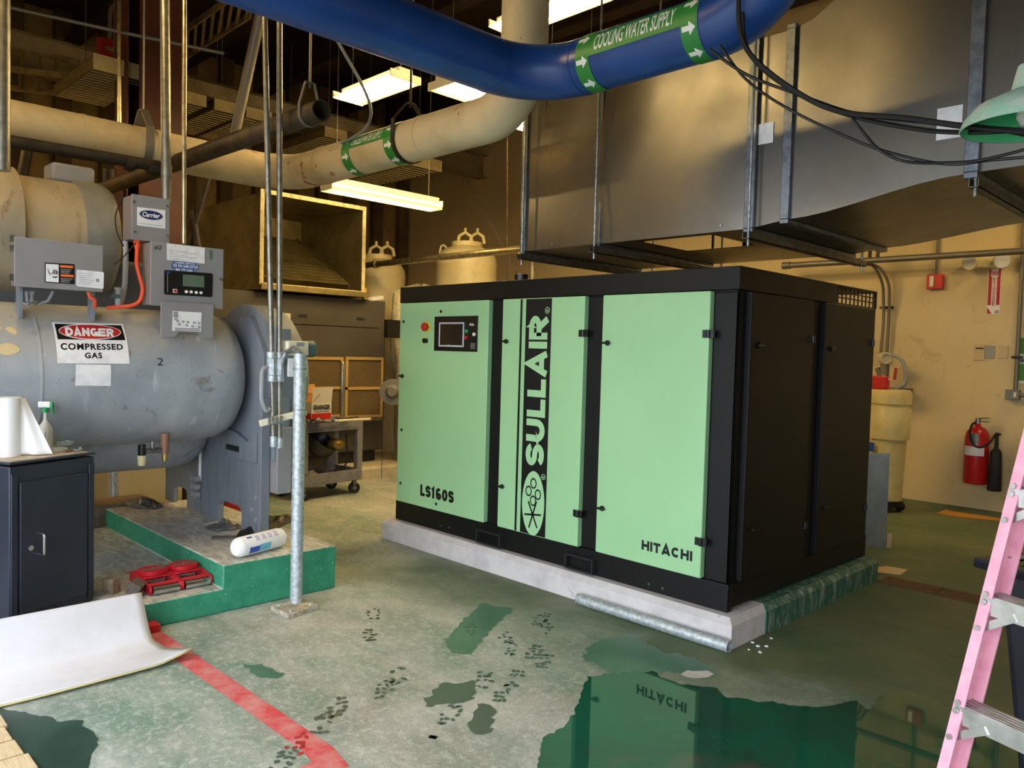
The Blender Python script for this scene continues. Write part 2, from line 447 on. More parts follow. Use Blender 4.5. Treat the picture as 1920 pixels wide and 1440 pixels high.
def dense(vs, fs, n=10):
    """cut flat lettering (unit square) into rows so it can follow a curved skin"""
    bm = bmesh.new(); bv = [bm.verts.new(v) for v in vs]
    for f in fs:
        try: bm.faces.new([bv[i] for i in f])
        except ValueError: pass
    for k in range(1, n):
        bmesh.ops.bisect_plane(bm, geom=bm.verts[:]+bm.edges[:]+bm.faces[:], plane_co=(0, k/n, 0), plane_no=(0, 1, 0))
    bm.verts.index_update(); out = [v.co.copy() for v in bm.verts], [tuple(v.index for v in f.verts) for f in bm.faces]
    bm.free(); return out
def _arc(cx, cy, rx, ry, a0, a1, n=10): return [(cx+rx*math.cos(math.radians(a0+(a1-a0)*i/n)), cy+ry*math.sin(math.radians(a0+(a1-a0)*i/n))) for i in range(n+1)]
def glyph(ch, t, w):
    """centre lines of a block capital, 1 high and w wide, for stroke thickness t"""
    h = t/2; l, r, b, u = h, w-h, h, 1-h; m = .5; c = w/2; rx = (w-t)/2
    return {
     'L': [[(l, 1), (l, b), (w, b)]], 'I': [[(c, 0), (c, 1)]], 'H': [[(l, 0), (l, 1)], [(r, 0), (r, 1)], [(l, m), (r, m)]],
     'T': [[(0, u), (w, u)], [(c, 0), (c, u)]], 'U': [[(l, 1), (l, rx+h)]+_arc(c, rx+h, rx, rx, 180, 360)+[(r, 1)]],
     'A': [[(l*.9, 0), (c, 1-h*.2), (w-l*.9, 0)], [(w*.22, .27), (w*.78, .27)]],
     'R': [[(l, 0), (l, u), (c, u)]+_arc(c, (u+.46)/2, rx, (u-.46)/2, 90, -90)+[(l, .46)], [(c, .46), (r, 0)]],
     'S': [[(r, .70)]+_arc(c, (u+m)/2, rx, (u-m)/2, 20, 180, 9)+_arc(c, (u+m)/2, rx, (u-m)/2, 180, 270, 6)[1:]+_arc(c, (b+m)/2, rx, (m-b)/2, 90, -160, 14)[1:]],
     'C': [_arc(c, .5, rx, .5-h, 42, 318, 22)], '0': [_arc(c, .5, rx, .5-h, 90, 450, 26)],
     '1': [[(w*.12, .72), (c, u), (c, 0)]], '6': [_arc(c, .30, rx, .30-h, 180, 540, 20), [(l, .30)]+_arc(c, .60, rx, .40-h, 180, 45, 10)],
     'D': [[(l, b), (l, u), (c*.8, u)]+_arc(c*.8, .5, r-c*.8, .5-h, 90, -90, 14)+[(l, b)]],
     'N': [[(l, 0), (l, 1)], [(l, 1-h), (r, h)], [(r, 0), (r, 1)]], 'E': [[(w, u), (l, u), (l, b), (w, b)], [(l, m), (w*.9, m)]],
     'G': [_arc(c, .5, rx, .5-h, 45, 340, 22), [(c, .44), (r+h*.6, .44), (r+h*.6, 0)]]}[ch]
def stroke_text(txt, t, widths, gap):
    """heavy block lettering on a unit square"""
    vs, fs, x = [], [], 0
    for ch in txt:
        w = widths.get(ch, widths['*'])
        for ln_i, ln in enumerate(glyph(ch, t, w)):
            n = len(ln); base = len(vs); hw = t/2
            for i, p in enumerate(ln):
                p = V(p); d0 = (p-V(ln[i-1])).normalized() if i else None; d1 = (V(ln[i+1])-p).normalized() if i < n-1 else None
                d = ((d0+d1).normalized() if (d0 and d1) else (d0 or d1)); nr = V((-d.y, d.x)); k = 1
                if d0 and d1: k = 1/max(.42, nr.dot(V((-d0.y, d0.x))))
                vs += [V((p.x+nr.x*hw*k+x, p.y+nr.y*hw*k, len(fs)*0+ln_i)), V((p.x-nr.x*hw*k+x, p.y-nr.y*hw*k, ln_i))]
            fs += [(base+2*i, base+2*i+1, base+2*i+3, base+2*i+2) for i in range(n-1)]
        x += w+gap
    x -= gap
    return [V((v.x/x, v.y, v.z*.0004)) for v in vs], fs
def block_text(name, m, parent, txt, o, u, v, w, h, t=.25, widths={'*': .72}, gap=.1):
    vs, fs = stroke_text(txt, t, widths, gap); o, u, v = V(o), V(u).normalized(), V(v).normalized()
    nn = u.cross(v); q = M()
    q.add([o+u*(p.x*w)+v*(p.y*h)+nn*p.z for p in vs], fs); return q.build(name, m, parent, smooth=0)
def text(name, m, parent, txt, o, u, v, w, h, bold=.03, **k):
    vs, fs = text_mesh(txt, o, u, v, w, h, bold, **k)
    q = M(); q.add(vs, fs); return q.build(name, m, parent, smooth=0)
def patch(q, px, **k):
    """flat polygon of pixels lying on a plane"""
    q.add([P(x, y, **k) for x, y in px], [tuple(range(len(px)))[::-1]]); return q

# ================================================================ the room
YB, XL, XR, YF, ZC = 5.85, -10.9, 5.6, -4.75, 6.4
def S(o): o['kind'] = 'structure'; return o
fl = S(B('floor', 'floor', (XL-.2, YF-.2, -.2), (XR+.2, YB+.2, 0)))
S(B('wall_back', 'wall', (XL-.2, YB, 0), (XR+.2, YB+.2, ZC)))
wl = S(B('wall_left', 'insulation_tan', (XL-.2, YF, 0), (XL, YB, ZC)))
for y in [i*.62-3.0 for i in range(15)]:
    B('siding_rib', 'rib_brown', (XL, y-.11, 0), (XL+.16, y+.11, ZC), wl, bevel=.01)
S(B('wall_right', 'wall', (XR, YF, 0), (XR+.2, YB, ZC)))
q = M().box((XL-.2, YF-.2, 0), (-2.6, YF, ZC)).box((5.0, YF-.2, 0), (XR+.2, YF, ZC)).box((-2.6, YF-.2, 3.1), (5.0, YF, ZC))
S(q.build('wall_front', 'wall'))
mat('apron', (150, 148, 140), .85, 0, (130, 128, 122), 2)
S(B('ground_outside', 'apron', (-30, -40, -.2), (30, YF-.2, -.01)))
ce = S(B('ceiling', 'beam_dark', (XL-.2, YF-.2, ZC), (XR+.2, YB+.2, ZC+.2)))
for y in (-3.4, -1.9, -.4, 1.1, 2.6, 4.1, 5.3):
    q = M().box((XL, y-.02, ZC-.42), (XR, y+.02, ZC)).box((XL, y-.11, ZC-.44), (XR, y+.11, ZC-.40))
    q.build('ceiling_joist', 'beam_dark', ce)
# painted markings and wet patches on the floor -------------------------------
def floor_patch(name, m, px, label, cat, z=.001, group=None, jag=0, kind=None, raw=False):
    pts = [P(x, y, Z=z) for x, y in px] if not raw else [V((x, y, z)) for x, y in px]
    if jag:
        out = []
        for i, p in enumerate(pts):
            b = pts[(i+1) % len(pts)]; n = max(2, int((b-p).length/.022))
            for k in range(n):
                t = k/n; c = p.lerp(b, t); d = V((b.y-p.y, p.x-b.x, 0)).normalized()
                w_ = (c.x*1.3+c.y)*9; out.append(c+d*(jag*(1.6*math.sin(w_)*math.sin(2.3*w_+1)+1.1*math.sin(5.1*w_+2)*math.cos(7.7*c.y*9)+random.uniform(-.7, .7))))
        pts = out
    n = V((0, 0, 0))
    for i in range(len(pts)): n += (pts[i]-pts[0]).cross(pts[(i+1) % len(pts)]-pts[0])
    if n.z < 0: pts = pts[::-1]
    q = M(); q.add(pts, [tuple(range(len(pts)))])
    return q.build(name, m, None, label, cat, group, kind, smooth=0)
line = [(-2.19, -2.40), (-2.19, -2.295), (-.44, -2.27), (-.28, -2.30), (-.245, -3.3), (-.36, -3.3), (-.395, -2.39), (-.5, -2.375)]
floor_patch('floor_line', 'red_line', line, 'worn red painted line with a corner on the green floor', 'line', .0015, raw=True)
floor_patch('floor_puddle', 'puddle', [(1012,1440),(1022,1385),(1070,1352),(1082,1330),(1100,1268),(1150,1262),(1222,1258),(1236,1266),(1280,1284),(1345,1290),(1362,1304),(1420,1315),(1480,1322),(1560,1325),(1600,1314),(1625,1330),(1650,1304),(1700,1298),(1768,1316),(1800,1335),(1900,1380),(1990,1440),(1980,1560),(1500,1640),(1010,1560)],
            'large clear puddle mirroring the mint machine on the green floor', 'puddle', .002, jag=.008)
floor_patch('floor_puddle', 'wet_floor', [(-10,1325),(10,1331),(95,1343),(108,1352),(150,1352),(165,1368),(187,1380),(189,1396),(170,1415),(160,1440),(150,1500),(-10,1500)],
            'dark wet patch beside the pale wooden slats', 'puddle', .002, jag=.006)
floor_patch('damp_patch', 'damp_green', [(868,1163),(905,1130),(965,1142),(935,1165),(918,1185),(884,1230),(842,1222),(838,1200)], 'dark green damp patch in front of the concrete plinth', 'stain', .0012, jag=.01)
floor_patch('damp_patch', 'damp_green', [(1105,1205),(1190,1190),(1230,1215),(1300,1235),(1350,1262),(1230,1262),(1150,1262),(1095,1240)], 'green damp fringe between the loose conduit and the puddle', 'stain', .0012, jag=.015)
floor_patch('damp_patch', 'damp_green', [(456,1248),(490,1244),(530,1262),(522,1270),(480,1270)], 'small green smear near the red line', 'stain', .0012, jag=.008)
for px, lab in (([(800,1310),(830,1280),(885,1275),(893,1310),(850,1320),(800,1325)], 'broad dark wet splash among the shoe prints'),
                ([(880,1370),(895,1320),(915,1322),(920,1345),(928,1368),(905,1374)], 'tall dark wet splash near the puddle edge'),
                ([(798,1380),(812,1375),(824,1381),(812,1388)], 'single oval water drop on the floor')):
    floor_patch('wet_splash', 'wet_mark', px, lab, 'stain', .0016, jag=.012, group='wet splashes')
floor_patch('chipped_paint', 'pad_concrete', [(1276,1264),(1290,1258),(1325,1257),(1336,1263),(1320,1270),(1300,1272)], 'pale chipped spot in the floor beyond the puddle', 'chip', .0016, jag=.006)
floor_patch('floor_line', 'floor_orange', [(1755,962),(1775,955),(1782,958),(1900,975),(1900,979),(1790,968)], 'short orange painted line at the foot of the cream wall', 'line', .0015)
floor_patch('floor_patch', 'pale_wood', [(1645,1063),(1662,1061),(1702,1068),(1688,1078),(1645,1073)], 'bright tan patch of bare concrete by the drain strip', 'patch', .0018)
# wet shoe prints
prints = [(700,1150,40),(695,1190,35),(880,1180,20),(1015,1160,10),(1025,1175,12),(945,1195,30),(955,1215,28),(1002,1222,15),(1022,1240,10),(748,1266,30),(722,1292,28),(908,1275,25),(965,1272,12),(940,1298,25),(843,1340,15),(632,1325,35),(603,1355,35),(556,1392,32),(530,1430,25)]
for i, (x, y, a) in enumerate(prints):
    c = P(x, y, Z=.0019); t = math.radians(a+20); d = V((-math.sin(t), math.cos(t), 0)); s_ = V((d.y, -d.x, 0)); q = M()
    L = .13 if i not in (3, 4) else .16
    for r_ in range(5):
        for k in range(3):
            if random.random() < .30: continue
            u_ = (r_-2)/5*L*1.6; wdt = .042*(1-abs(u_/L)**2*.7); v_ = (k-1)/1.4*wdt
            p = c+d*(u_+random.uniform(-.009, .009))+s_*(v_+random.uniform(-.007, .007)); al, aw = random.uniform(.013, .026), random.uniform(.008, .016)
            ro = random.uniform(-1.1, 1.1); dd = d*math.cos(ro)+s_*math.sin(ro); ss = V((dd.y, -dd.x, 0))
            ring_ = [p+dd*(al*math.cos(g_)*random.uniform(.75, 1.1))+ss*(aw*math.sin(g_)*random.uniform(.7, 1.15)) for g_ in (0, .9, 1.9, 3.1, 4.1, 5.2)]; q.add(ring_, [(5, 4, 3, 2, 1, 0)])
    lab = ('wet shoe print between the support post and the concrete plinth' if i < 3 else 'long muddy tread smear in front of the concrete plinth' if i < 5 else 'wet shoe print among the cluster before the loose pipe' if i < 9 else 'wet shoe print in the middle of the worn floor' if i < 15 else 'wet shoe print in the trail leading to the red line corner') if i != 17 else 'wet shoe print crossing the red painted line'
    q.build('shoe_print', 'wet_red' if i == 17 else 'wet_mark', None, lab, 'shoe print', 'wet shoe prints on the floor', smooth=0)
# crumbs of concrete
for x, y in ((1446,1198),(1437,1213),(1421,1213),(1404,1219),(1425,1224),(1411,1206)):
    p = P(x, y, Z=0); r_ = random.uniform(.006, .011)
    q = M().ball(p+V((0, 0, r_*.5)), r_, 8, (1.3, .9, .6)); q.build('concrete_crumb', 'white', None, 'white crumb of concrete on the floor by the plinth corner', 'crumb', 'concrete crumbs by the plinth')
# rusty drain strip
t = thing('drain_strip', 'rusty brown steel drain cover set across the green floor', 'drain', (.6, 2.06, 0))
for k in range(9):
    x = .10+k*.40; B('cover_plate', 'drain_rust', (x, 1.93, .001), (x+.39, 2.16, .006), t)

# ================================================================ compressor plinth
q = M()
x0, x1, y0, y1, z1, c = -3.205, .085, -.085, 1.99, .1656, .035
for a, b_, d, e in (((x0, y0, 0), (x1, y0, 0), None, None),): pass
def chamfer_slab(q, x0, x1, y0, y1, z0, z1, c):
    lo = [(x0,y0,z0),(x1,y0,z0),(x1,y1,z0),(x0,y1,z0)]; mi = [(x0,y0,z1-c),(x1,y0,z1-c),(x1,y1,z1-c),(x0,y1,z1-c)]
    hi = [(x0+c,y0+c,z1),(x1-c,y0+c,z1),(x1-c,y1-c,z1),(x0+c,y1-c,z1)]
    q.add(lo+mi+hi, [(3,2,1,0),(0,1,5,4),(1,2,6,5),(2,3,7,6),(3,0,4,7),(4,5,9,8),(5,6,10,9),(6,7,11,10),(7,4,8,11),(8,9,10,11)])
    return q
pl = thing('concrete_plinth', 'low pale concrete plinth with green painted side under the mint machine', 'plinth', (-1.5, 1, 0))
chamfer_slab(M(), x0, x1-.004, y0, y1, 0, z1-.002, c).build('slab', 'pad_concrete', pl)
def m_padgreen():
    m, nt, b = nodes_of('plinth_side_paint'); co = coords(nt, 'Object'); st = coords(nt, 'Object', (4, 4, 1))
    f = ramp(nt, noise(nt, st, 5, 7, .65, .6), .5, .68)
    nt.links.new(mix(nt, f, lin((34, 92, 74)), lin((150, 158, 150))), b.inputs['Base Color']); b.inputs['Roughness'].default_value = .6; MATS['pad_green'] = m
m_padgreen()
chamfer_slab(M(), -.30, x1+.003, .30, y1+.003, 0, z1-.0005, c).build('painted_end', 'pad_green', pl, label='green painted end of the plinth')

# loose conduit lying along the plinth
q = M(); pa, pb = V((-.98, -.135, .036)), V((.10, -.135, .036))
q.cyl(pa, pb, .034, 24, cap=False).cyl(pb, pa, .029, 24, cap=False)
q.lathe(pb, (1, 0, 0), [(0, .029), (0, .034)], 24).lathe(pa, (-1, 0, 0), [(0, .029), (0, .034)], 24)
t = thing('conduit_pipe', 'loose length of galvanized pipe lying along the concrete plinth', 'pipe', (-.45, -.135, 0))
q.build('pipe', 'galv_post', t); B('pen_mark', 'navy', (-.35, -.1365, .0695), (.05, -.1335, .0705), t)

# ================================================================ air compressor
L_, W_, ZB, ZT = 3.1315, 1.976, .1656, 2.1156
ac = thing('air_compressor', 'large black and mint green cabinet air compressor on the concrete plinth', 'compressor', (-L_/2, W_/2, ZB))
# skid with fork pockets
q = M().box((-L_, 0, ZB), (0, .05, .325)).box((-L_, W_-.05, ZB), (0, W_, .325)).box((-L_, .05, ZB+.02), (-L_+.05, W_-.05, .325)).box((-.05, .05, ZB+.02), (0, W_-.05, .325)).box((-L_+.05, .05, ZB+.02), (-.05, W_-.05, ZB+.05))
sk = q.build('skid', 'black_paint', ac, bevel=.004)
for xa, xb in ((-2.07, -1.81), (-1.185, -.945)):
    q = M(); za, zb = .176, .276; t_ = .012
    q.box((xa, -.045, za), (xb, .1, za+t_)).box((xa, -.045, zb-t_), (xb, .1, zb)).box((xa, -.045, za+t_), (xa+t_, .1, zb-t_)).box((xb-t_, -.045, za+t_), (xb, .1, zb-t_))
    q.build('fork_pocket', 'black_rubber', sk, bevel=.003)
for x, y in ((826, 986), (842, 989), (1217, 1095), (1243, 1103)):
    p = P(x, y, Y=-.003); M().cyl(p+V((0, .004, 0)), p+V((0, -.004, 0)), .008, 10).build('bolt', 'strut_metal', sk)
# body and canopy
q = M().box((-L_+.012, .014, .325), (-.012, W_-.014, 1.972))
bd = q.build('body', 'black_paint', ac, bevel=.004)
q = M().box((-L_, 0, 1.985), (0, 1.29, ZT)).box((-L_, 1.29, 1.985), (-.62, W_, ZT)).box((-L_+.02, .02, 1.972), (-.02, W_-.02, 1.986))
q.box((-.62, 1.29, 2.100), (0, W_, ZT)).box((-.014, 1.955, 1.985), (0, W_, 2.1)).box((-.61, 1.96, 1.985), (-.59, W_, 2.1))
cn = q.build('canopy', 'black_paint', ac, bevel=.003)
gr = B('vent_rail', 'black_paint', (-.012, 1.29, 1.986), (-.002, 1.955, 1.994), ac)
for k in range(10):
    y = 1.31+k*.068; B('vent_bar', 'black_paint', (-.010, y-.006, 1.994), (-.004, y+.006, 2.1), gr)
for k in (2.03, 2.065): B('vent_bar', 'black_paint', (-.0035, 1.29, k-.004), (-.001, 1.955, k+.004), gr)
B('canopy_seam', 'black_rubber', (-1.055, -.0015, 1.986), (-1.050, .001, ZT), cn)
p = P(970, 527, Z=ZT); M().lathe((p.x, p.y+.04, ZT), (0, 0, 1), [(0, .05), (.05, .05), (.052, .047), (.052, 0)], 24).build('outlet_cap', 'black_plastic', ac)
# frame posts
for xa, xb in ((-L_+.004, -3.085), (-1.995, -1.855), (-1.08, -.938), (-.155, -.004)):
    B('frame_post', 'black_paint', (xa, .004, .33), (xb, .016, 1.97), ac, bevel=.002)
B('frame_post', 'black_paint', (-.016, .004, .33), (-.004, .085, 1.97), ac, bevel=.002)
B('frame_post', 'black_paint', (-.016, .885, .33), (-.004, 1.05, 1.97), ac, bevel=.002)
# doors
YD = -.035; ZD0, ZD1 = .332, 1.979
dr = [B('door', 'mint_paint', (xa, YD, ZD0), (xb, .012, ZD1), ac, bevel=.006, seg=3, label='mint green front door') for xa, xb in ((-3.08, -2.0), (-1.852, -1.085), (-.934, -.160))]
sd = [B('side_door', 'black_paint', (-.012, ya, ZD0), (.03, yb, ZD1), ac, bevel=.005, seg=3) for ya, yb in ((.09, .88), (1.056, 1.88))]
def latch(p, nrm, parent):
    n = V(nrm); a = V((0, 0, 1)); s_ = n.cross(a); q = M()
    q.cyl(p, p+n*.012, .017, 16).obox(p+n*.019, s_*.026, a*.007, n*.009)
    q.build('latch', 'black_plastic', parent, bevel=.002)
def hinge(p, nrm, parent, h=.045):
    n = V(nrm); a = V((0, 0, 1)); s_ = n.cross(a); q = M()
    q.cyl(p-a*h/2+n*.010, p+a*h/2+n*.010, .011, 12); q.obox(p+s_*(-.018)+n*.004, s_*.02, a*h/2, n*.005); q.obox(p+s_*(.02)+n*.002, s_*.02, a*h/2, n*.004)
    q.build('hinge', 'black_plastic', parent)
for x, y in ((950, 640), (942, 912)): latch(P(x, y, Y=YD), (0, -1, 0), dr[1])
for x, y in ((1140, 643), (1130, 953)): latch(P(x, y, Y=YD), (0, -1, 0), dr[2])
for x, y in ((755, 705),): latch(P(x, y, Y=YD), (0, -1, 0), dr[0])
for x, y in ((757, 603), (753, 806), (751, 906), (827, 584), (818, 945)):
    p = P(x, y, Y=YD); M().cyl(p, p+V((0, -.004, 0)), .012, 16).build('screw_cap', 'black_plastic', dr[0])
for i, ys in ((1, (625, 962)), (2, (626, 1015))):
    for y in ys:
        p = P((1090 if i == 1 else 1324) if y < 800 else (1079 if i == 1 else 1310), y, Y=YD); p.x = (-1.085, -.160)[i-1]
        hinge(p, (0, -1, 0), dr[i])
for i, pts in ((0, ((1423, 648), (1410, 992))), (1, ((1557, 654), (1544, 951)))):
    for x, y in pts: latch(P(x, y, X=.03), (1, 0, 0), sd[i])
for i, pts in ((0, ((1522, 636), (1507, 985))), (1, ((1634, 643), (1620, 950)))):
    for x, y in pts: hinge(P(x, y, X=.03), (1, 0, 0), sd[i])
# decals on the middle door (flat print)
e = .0012
def flat(name, m, x0, x1, z0, z1, parent, y=YD-e): 
    q = M(); q.add([(x0, y, z0), (x1, y, z0), (x1, y, z1), (x0, y, z1)], [(0, 1, 2, 3)]); return q.build(name, m, parent, smooth=0)
xs = [P(x, 560, Y=YD).x for x in (977, 981, 986, 987, 1034.5)]
flat('stripe', 'decal_black', xs[0]-.002, xs[1]-.003, ZD0+.006, ZD1-.006, dr[1])
flat('logo_band', 'decal_black', xs[3]+.001, xs[4]+.004, ZD0+.006, ZD1-.006, dr[1])
xb0, xb1 = xs[3]+.001, xs[4]+.004; bw = xb1-xb0; yl = YD-2*e
# word reading upward: reading direction +z, letter tops point to -x
zS0 = P(1000, 873, Y=YD).z; zS1 = P(1010, 592, Y=YD).z
block_text('lettering', 'decal_mint', dr[1], 'SULLAIR', (xb1-bw*.13, yl, zS0), (0, 0, 1), (-1, 0, 0), zS1-zS0, bw*.72, t=.265, widths={'*': .90, 'I': .265, 'A': 1.02, 'L': .70, 'U': .88, 'S': .86, 'R': .92}, gap=.08)
def reg(x, z, r, parent, m='decal_mint'):
    q = M(); pts = []; n = 20
    for rr in (r, r*.8): pts += [V((x+rr*math.cos(2*math.pi*i/n), yl, z+rr*math.sin(2*math.pi*i/n))) for i in range(n)]
    q.add(pts, [(i, (i+1) % n, n+(i+1) % n, n+i) for i in range(n)]); q.build('registered_mark', m, parent, smooth=0)
    text('registered_mark', m, parent, 'R', (x+r*.5, yl, z-r*.35), (0, 0, 1), (-1, 0, 0), r*.75, r*1.0, bold=.03)
pr = P(1024, 582, Y=YD); reg(xb1-bw*.16, pr.z, .022, dr[1])
pc = P(1001, 944, Y=YD); cz = pc.z; cx = (xb0+xb1)/2; ra, rb = bw*.44, .225
q = M(); n = 40; q.add([V((cx+ra*math.cos(2*math.pi*i/n), yl, cz+rb*math.sin(2*math.pi*i/n))) for i in range(n)], [tuple(range(n))]); q.build('emblem_ground', 'decal_mint', dr[1], smooth=0)
q = M(); ye = YD-3*e
for k in range(3):
    a = math.pi*k/3+math.radians(5); dx, dz = math.cos(a), math.sin(a); w2 = .0065; Ln = ra*.74
    c0 = V((cx, ye, cz-rb*.35)); d = V((dx, 0, dz*1.35)); s_ = V((-dz, 0, dx))
    q.add([c0-d*Ln-s_*w2, c0+d*Ln-s_*w2, c0+d*Ln+s_*w2, c0-d*Ln+s_*w2], [(0, 1, 2, 3)])
for dx, dz in ((0, .62), (-.42, .36), (.42, .3), (0, .08)):
    pts = []; n = 22; c0 = V((cx+dx*ra, ye-.0003, cz+dz*rb))
    for rr in (.030, .021): pts += [c0+V((rr*math.cos(2*math.pi*i/n), 0, rr*1.25*math.sin(2*math.pi*i/n))) for i in range(n)]
    q.add(pts, [(i, (i+1) % n, n+(i+1) % n, n+i) for i in range(n)])
q.build('emblem', 'decal_black', dr[1], smooth=0)
reg(xb1-bw*.13, P(1017, 894, Y=YD).z, .020, dr[1])
a_, b_ = P(788, 929, Y=YD), P(851, 938, Y=YD)
h_ = P(790, 908, Y=YD).z-a_.z
block_text('lettering', 'decal_black', dr[0], 'LS160S', (a_.x, YD-e, a_.z), (1, 0, 0), (0, 0, 1), b_.x-a_.x, h_, t=.27, widths={'*': .72, '1': .50, 'L': .62}, gap=.09)
a_, b_ = P(1203, 1030, Y=YD), P(1298, 1048, Y=YD)
block_text('lettering', 'decal_black', dr[2], 'HITACHI', (a_.x, YD-e, a_.z), (1, 0, 0), (0, 0, 1), b_.x-a_.x, P(1203, 1013, Y=YD).z-a_.z+.004, t=.275, widths={'*': .98, 'I': .275, 'T': .9, 'A': 1.12, 'C': 1.0}, gap=.12)
# control panel recess on the left door
pa, pb = P(814, 660, Y=YD), P(897, 592, Y=YD)
cp = B('control_panel', 'black_plastic', (pa.x, YD-.004, pa.z+.01), (pb.x, YD, pb.z), dr[0], bevel=.002)
sa, sb = P(824, 650, Y=YD), P(872, 604, Y=YD)
q = M(); y = YD-.012
for a, b_ in (((sa.x, sa.z), (sb.x, sa.z+.014)), ((sa.x, sb.z-.014), (sb.x, sb.z)), ((sa.x, sa.z+.014), (sa.x+.014, sb.z-.014)), ((sb.x-.014, sa.z+.014), (sb.x, sb.z-.014))):
    q.box((a[0], y, a[1]), (b_[0], YD-.003, b_[1]))
q.build('screen_bezel', 'bezel', dr[0], bevel=.004)
B('touch_screen', 'screen_dark', (sa.x+.013, YD-.009, sa.z+.013), (sb.x-.013, YD-.004, sb.z-.013), dr[0])
for x, y, m, r_ in ((876, 621, 'green_btn', .014), (875, 633, 'red_plain', .014), (890, 627, 'white', .013)):
    p = P(x, y, Y=YD-.004); M().cyl(p, p+V((0, -.012, 0)), r_, 16).build('push_button', m, dr[0])
p = P(881, 611, Y=YD); text('lettering', 'white', dr[0], 'AirLinx', (p.x, YD-.0062, p.z), (1, 0, 0), (0, 0, 1), .055, .022, bold=.02, shear=.2)
p = P(842, 648, Y=YD); text('lettering', 'white', dr[0], 'T', (p.x, YD-.0135, p.z-.002), (1, 0, 0), (0, 0, 1), .010, .014, bold=.03)
p = P(880, 652, Y=YD)
for k in range(5): flat('print_line', 'print_grey', p.x+.02, p.x+.075-.008*(k % 2), p.z+.03-.009*k, p.z+.033-.009*k, dr[0], YD-.0056)
p = P(801, 613, Y=YD); es = M().cyl(p, p+V((0, -.003, 0)), .042, 24).build('stop_plate', 'yellow', dr[0]); M().lathe(p, (0, -1, 0), [(0, .018), (.02, .018), (.022, .032), (.036, .034), (.044, .026), (.046, 0)], 24).build('stop_button', 'red_plain', es)
p = P(797, 636, Y=YD); q = M(); q.prism([p+V((-.04, 0, -.032)), p+V((.02, 0, -.032)), p+V((-.01, 0, .045))], (0, -.002, 0)); q.build('warning_triangle', 'yellow', dr[0], smooth=0)
M().cyl(p+V((.02, 0, -.012)), p+V((.02, -.03, -.012)), .02, 16).build('key_switch', 'black_plastic', dr[0])

# ================================================================ green plinth of the chiller
# side profile in Y/Z: low tread for y < -1.92, high tread up to y = -1.13
gp = M()
gp.prism([(-2.25, -4.7, 0), (-2.25, -1.132, 0), (-2.25, -1.132, .285), (-2.25, -1.905, .285), (-2.25, -1.905, .142), (-2.25, -4.7, .142)], (-2.1, 0, 0))
gp.build('equipment_plinth', 'plinth', None, 'green painted stepped concrete plinth below the grey chiller', 'plinth', bevel=.008)
mat('kerb_timber', (122, 104, 84), .8, 0, (98, 84, 68), 9, stretch=(9, 1, 1))
B('kerb_timber', 'kerb_timber', (-4.75, -3.2, 0), (-4.40, -1.5, .30), None, label='dusty timber kerb behind the green plinth', cat='timber', bevel=.006)

# ================================================================ chiller
ch = thing('chiller', 'big grey insulated water chiller with stacked drums on the green plinth', 'chiller', (-3.4, -2.6, .285))
CX, CZ, CR = -3.25, 1.372, .447
prof = [(0, 0), (0, CR-.02), (.02, CR), (3.2, CR), (3.32, CR-.012), (3.40, CR-.05), (3.44, CR-.11), (3.45, CR-.2), (3.45, 0)]
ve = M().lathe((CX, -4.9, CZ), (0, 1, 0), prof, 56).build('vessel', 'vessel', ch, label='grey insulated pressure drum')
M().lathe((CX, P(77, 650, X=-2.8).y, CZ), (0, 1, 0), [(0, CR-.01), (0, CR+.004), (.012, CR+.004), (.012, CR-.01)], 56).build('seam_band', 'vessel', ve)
# lower drum
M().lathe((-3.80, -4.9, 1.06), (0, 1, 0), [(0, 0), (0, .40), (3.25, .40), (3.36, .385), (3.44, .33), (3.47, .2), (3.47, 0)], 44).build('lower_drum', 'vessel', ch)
# upper housing with bands and rounded end
ux, uz, ur = -3.62, 2.27, .385
uy = P(100, 430, X=-3.3).y
yj = P(30, 330, X=ux).y-.02; yk = P(150, 335, X=ux).y-.06
up = M().lathe((ux, -4.6, uz), (0, 1, 0), [(0, 0), (0, ur+.03), (yj+4.6-.02, ur+.03), (yj+4.6, ur-.012), (yk+4.6, ur-.012)], 48).build('motor_housing', 'elbow_grey', ch)
def m_housing():
    m, nt, b = nodes_of('housing_insulation'); co = coords(nt, 'Object'); st = coords(nt, 'Object', (8, 8, 1.2))
    c = mix(nt, ramp(nt, noise(nt, co, 3, 5), .4, .65), lin((176, 158, 124)), lin((150, 138, 116)))
    c = mix(nt, math_(nt, 'MULTIPLY', ramp(nt, noise(nt, st, 1.6, 5, .6, .8), .58, .68), .7), c, lin((112, 88, 58)))
    nt.links.new(c, b.inputs['Base Color']); b.inputs['Roughness'].default_value = .6; bump(nt, b, noise(nt, co, 8, 4), .2, .01); MATS['housing'] = m
m_housing(); up.data.materials[0] = MATS['housing']
M().lathe((ux, yk, uz), (0, 1, 0), [(-.005, ur-.02), (-.005, ur+.012), (.12, ur+.012), (.17, ur+.004), (.205, ur-.02), (.225, ur-.07), (.23, ur-.16), (.23, 0)], 48).build('housing_end', 'elbow_grey', up)
p = P(130, 330, X=-3.65); M().obox((p.x, p.y, p.z), (.10, 0, 0), (0, .13, 0), (0, 0, .06)).build('top_box', 'panel_grey', up, bevel=.02)
# dark body between the drums
M().box((-4.2, -3.4, 1.3), (-3.45, -1.5, 2.15)).build('frame_body', 'dark_housing', ch, bevel=.03)
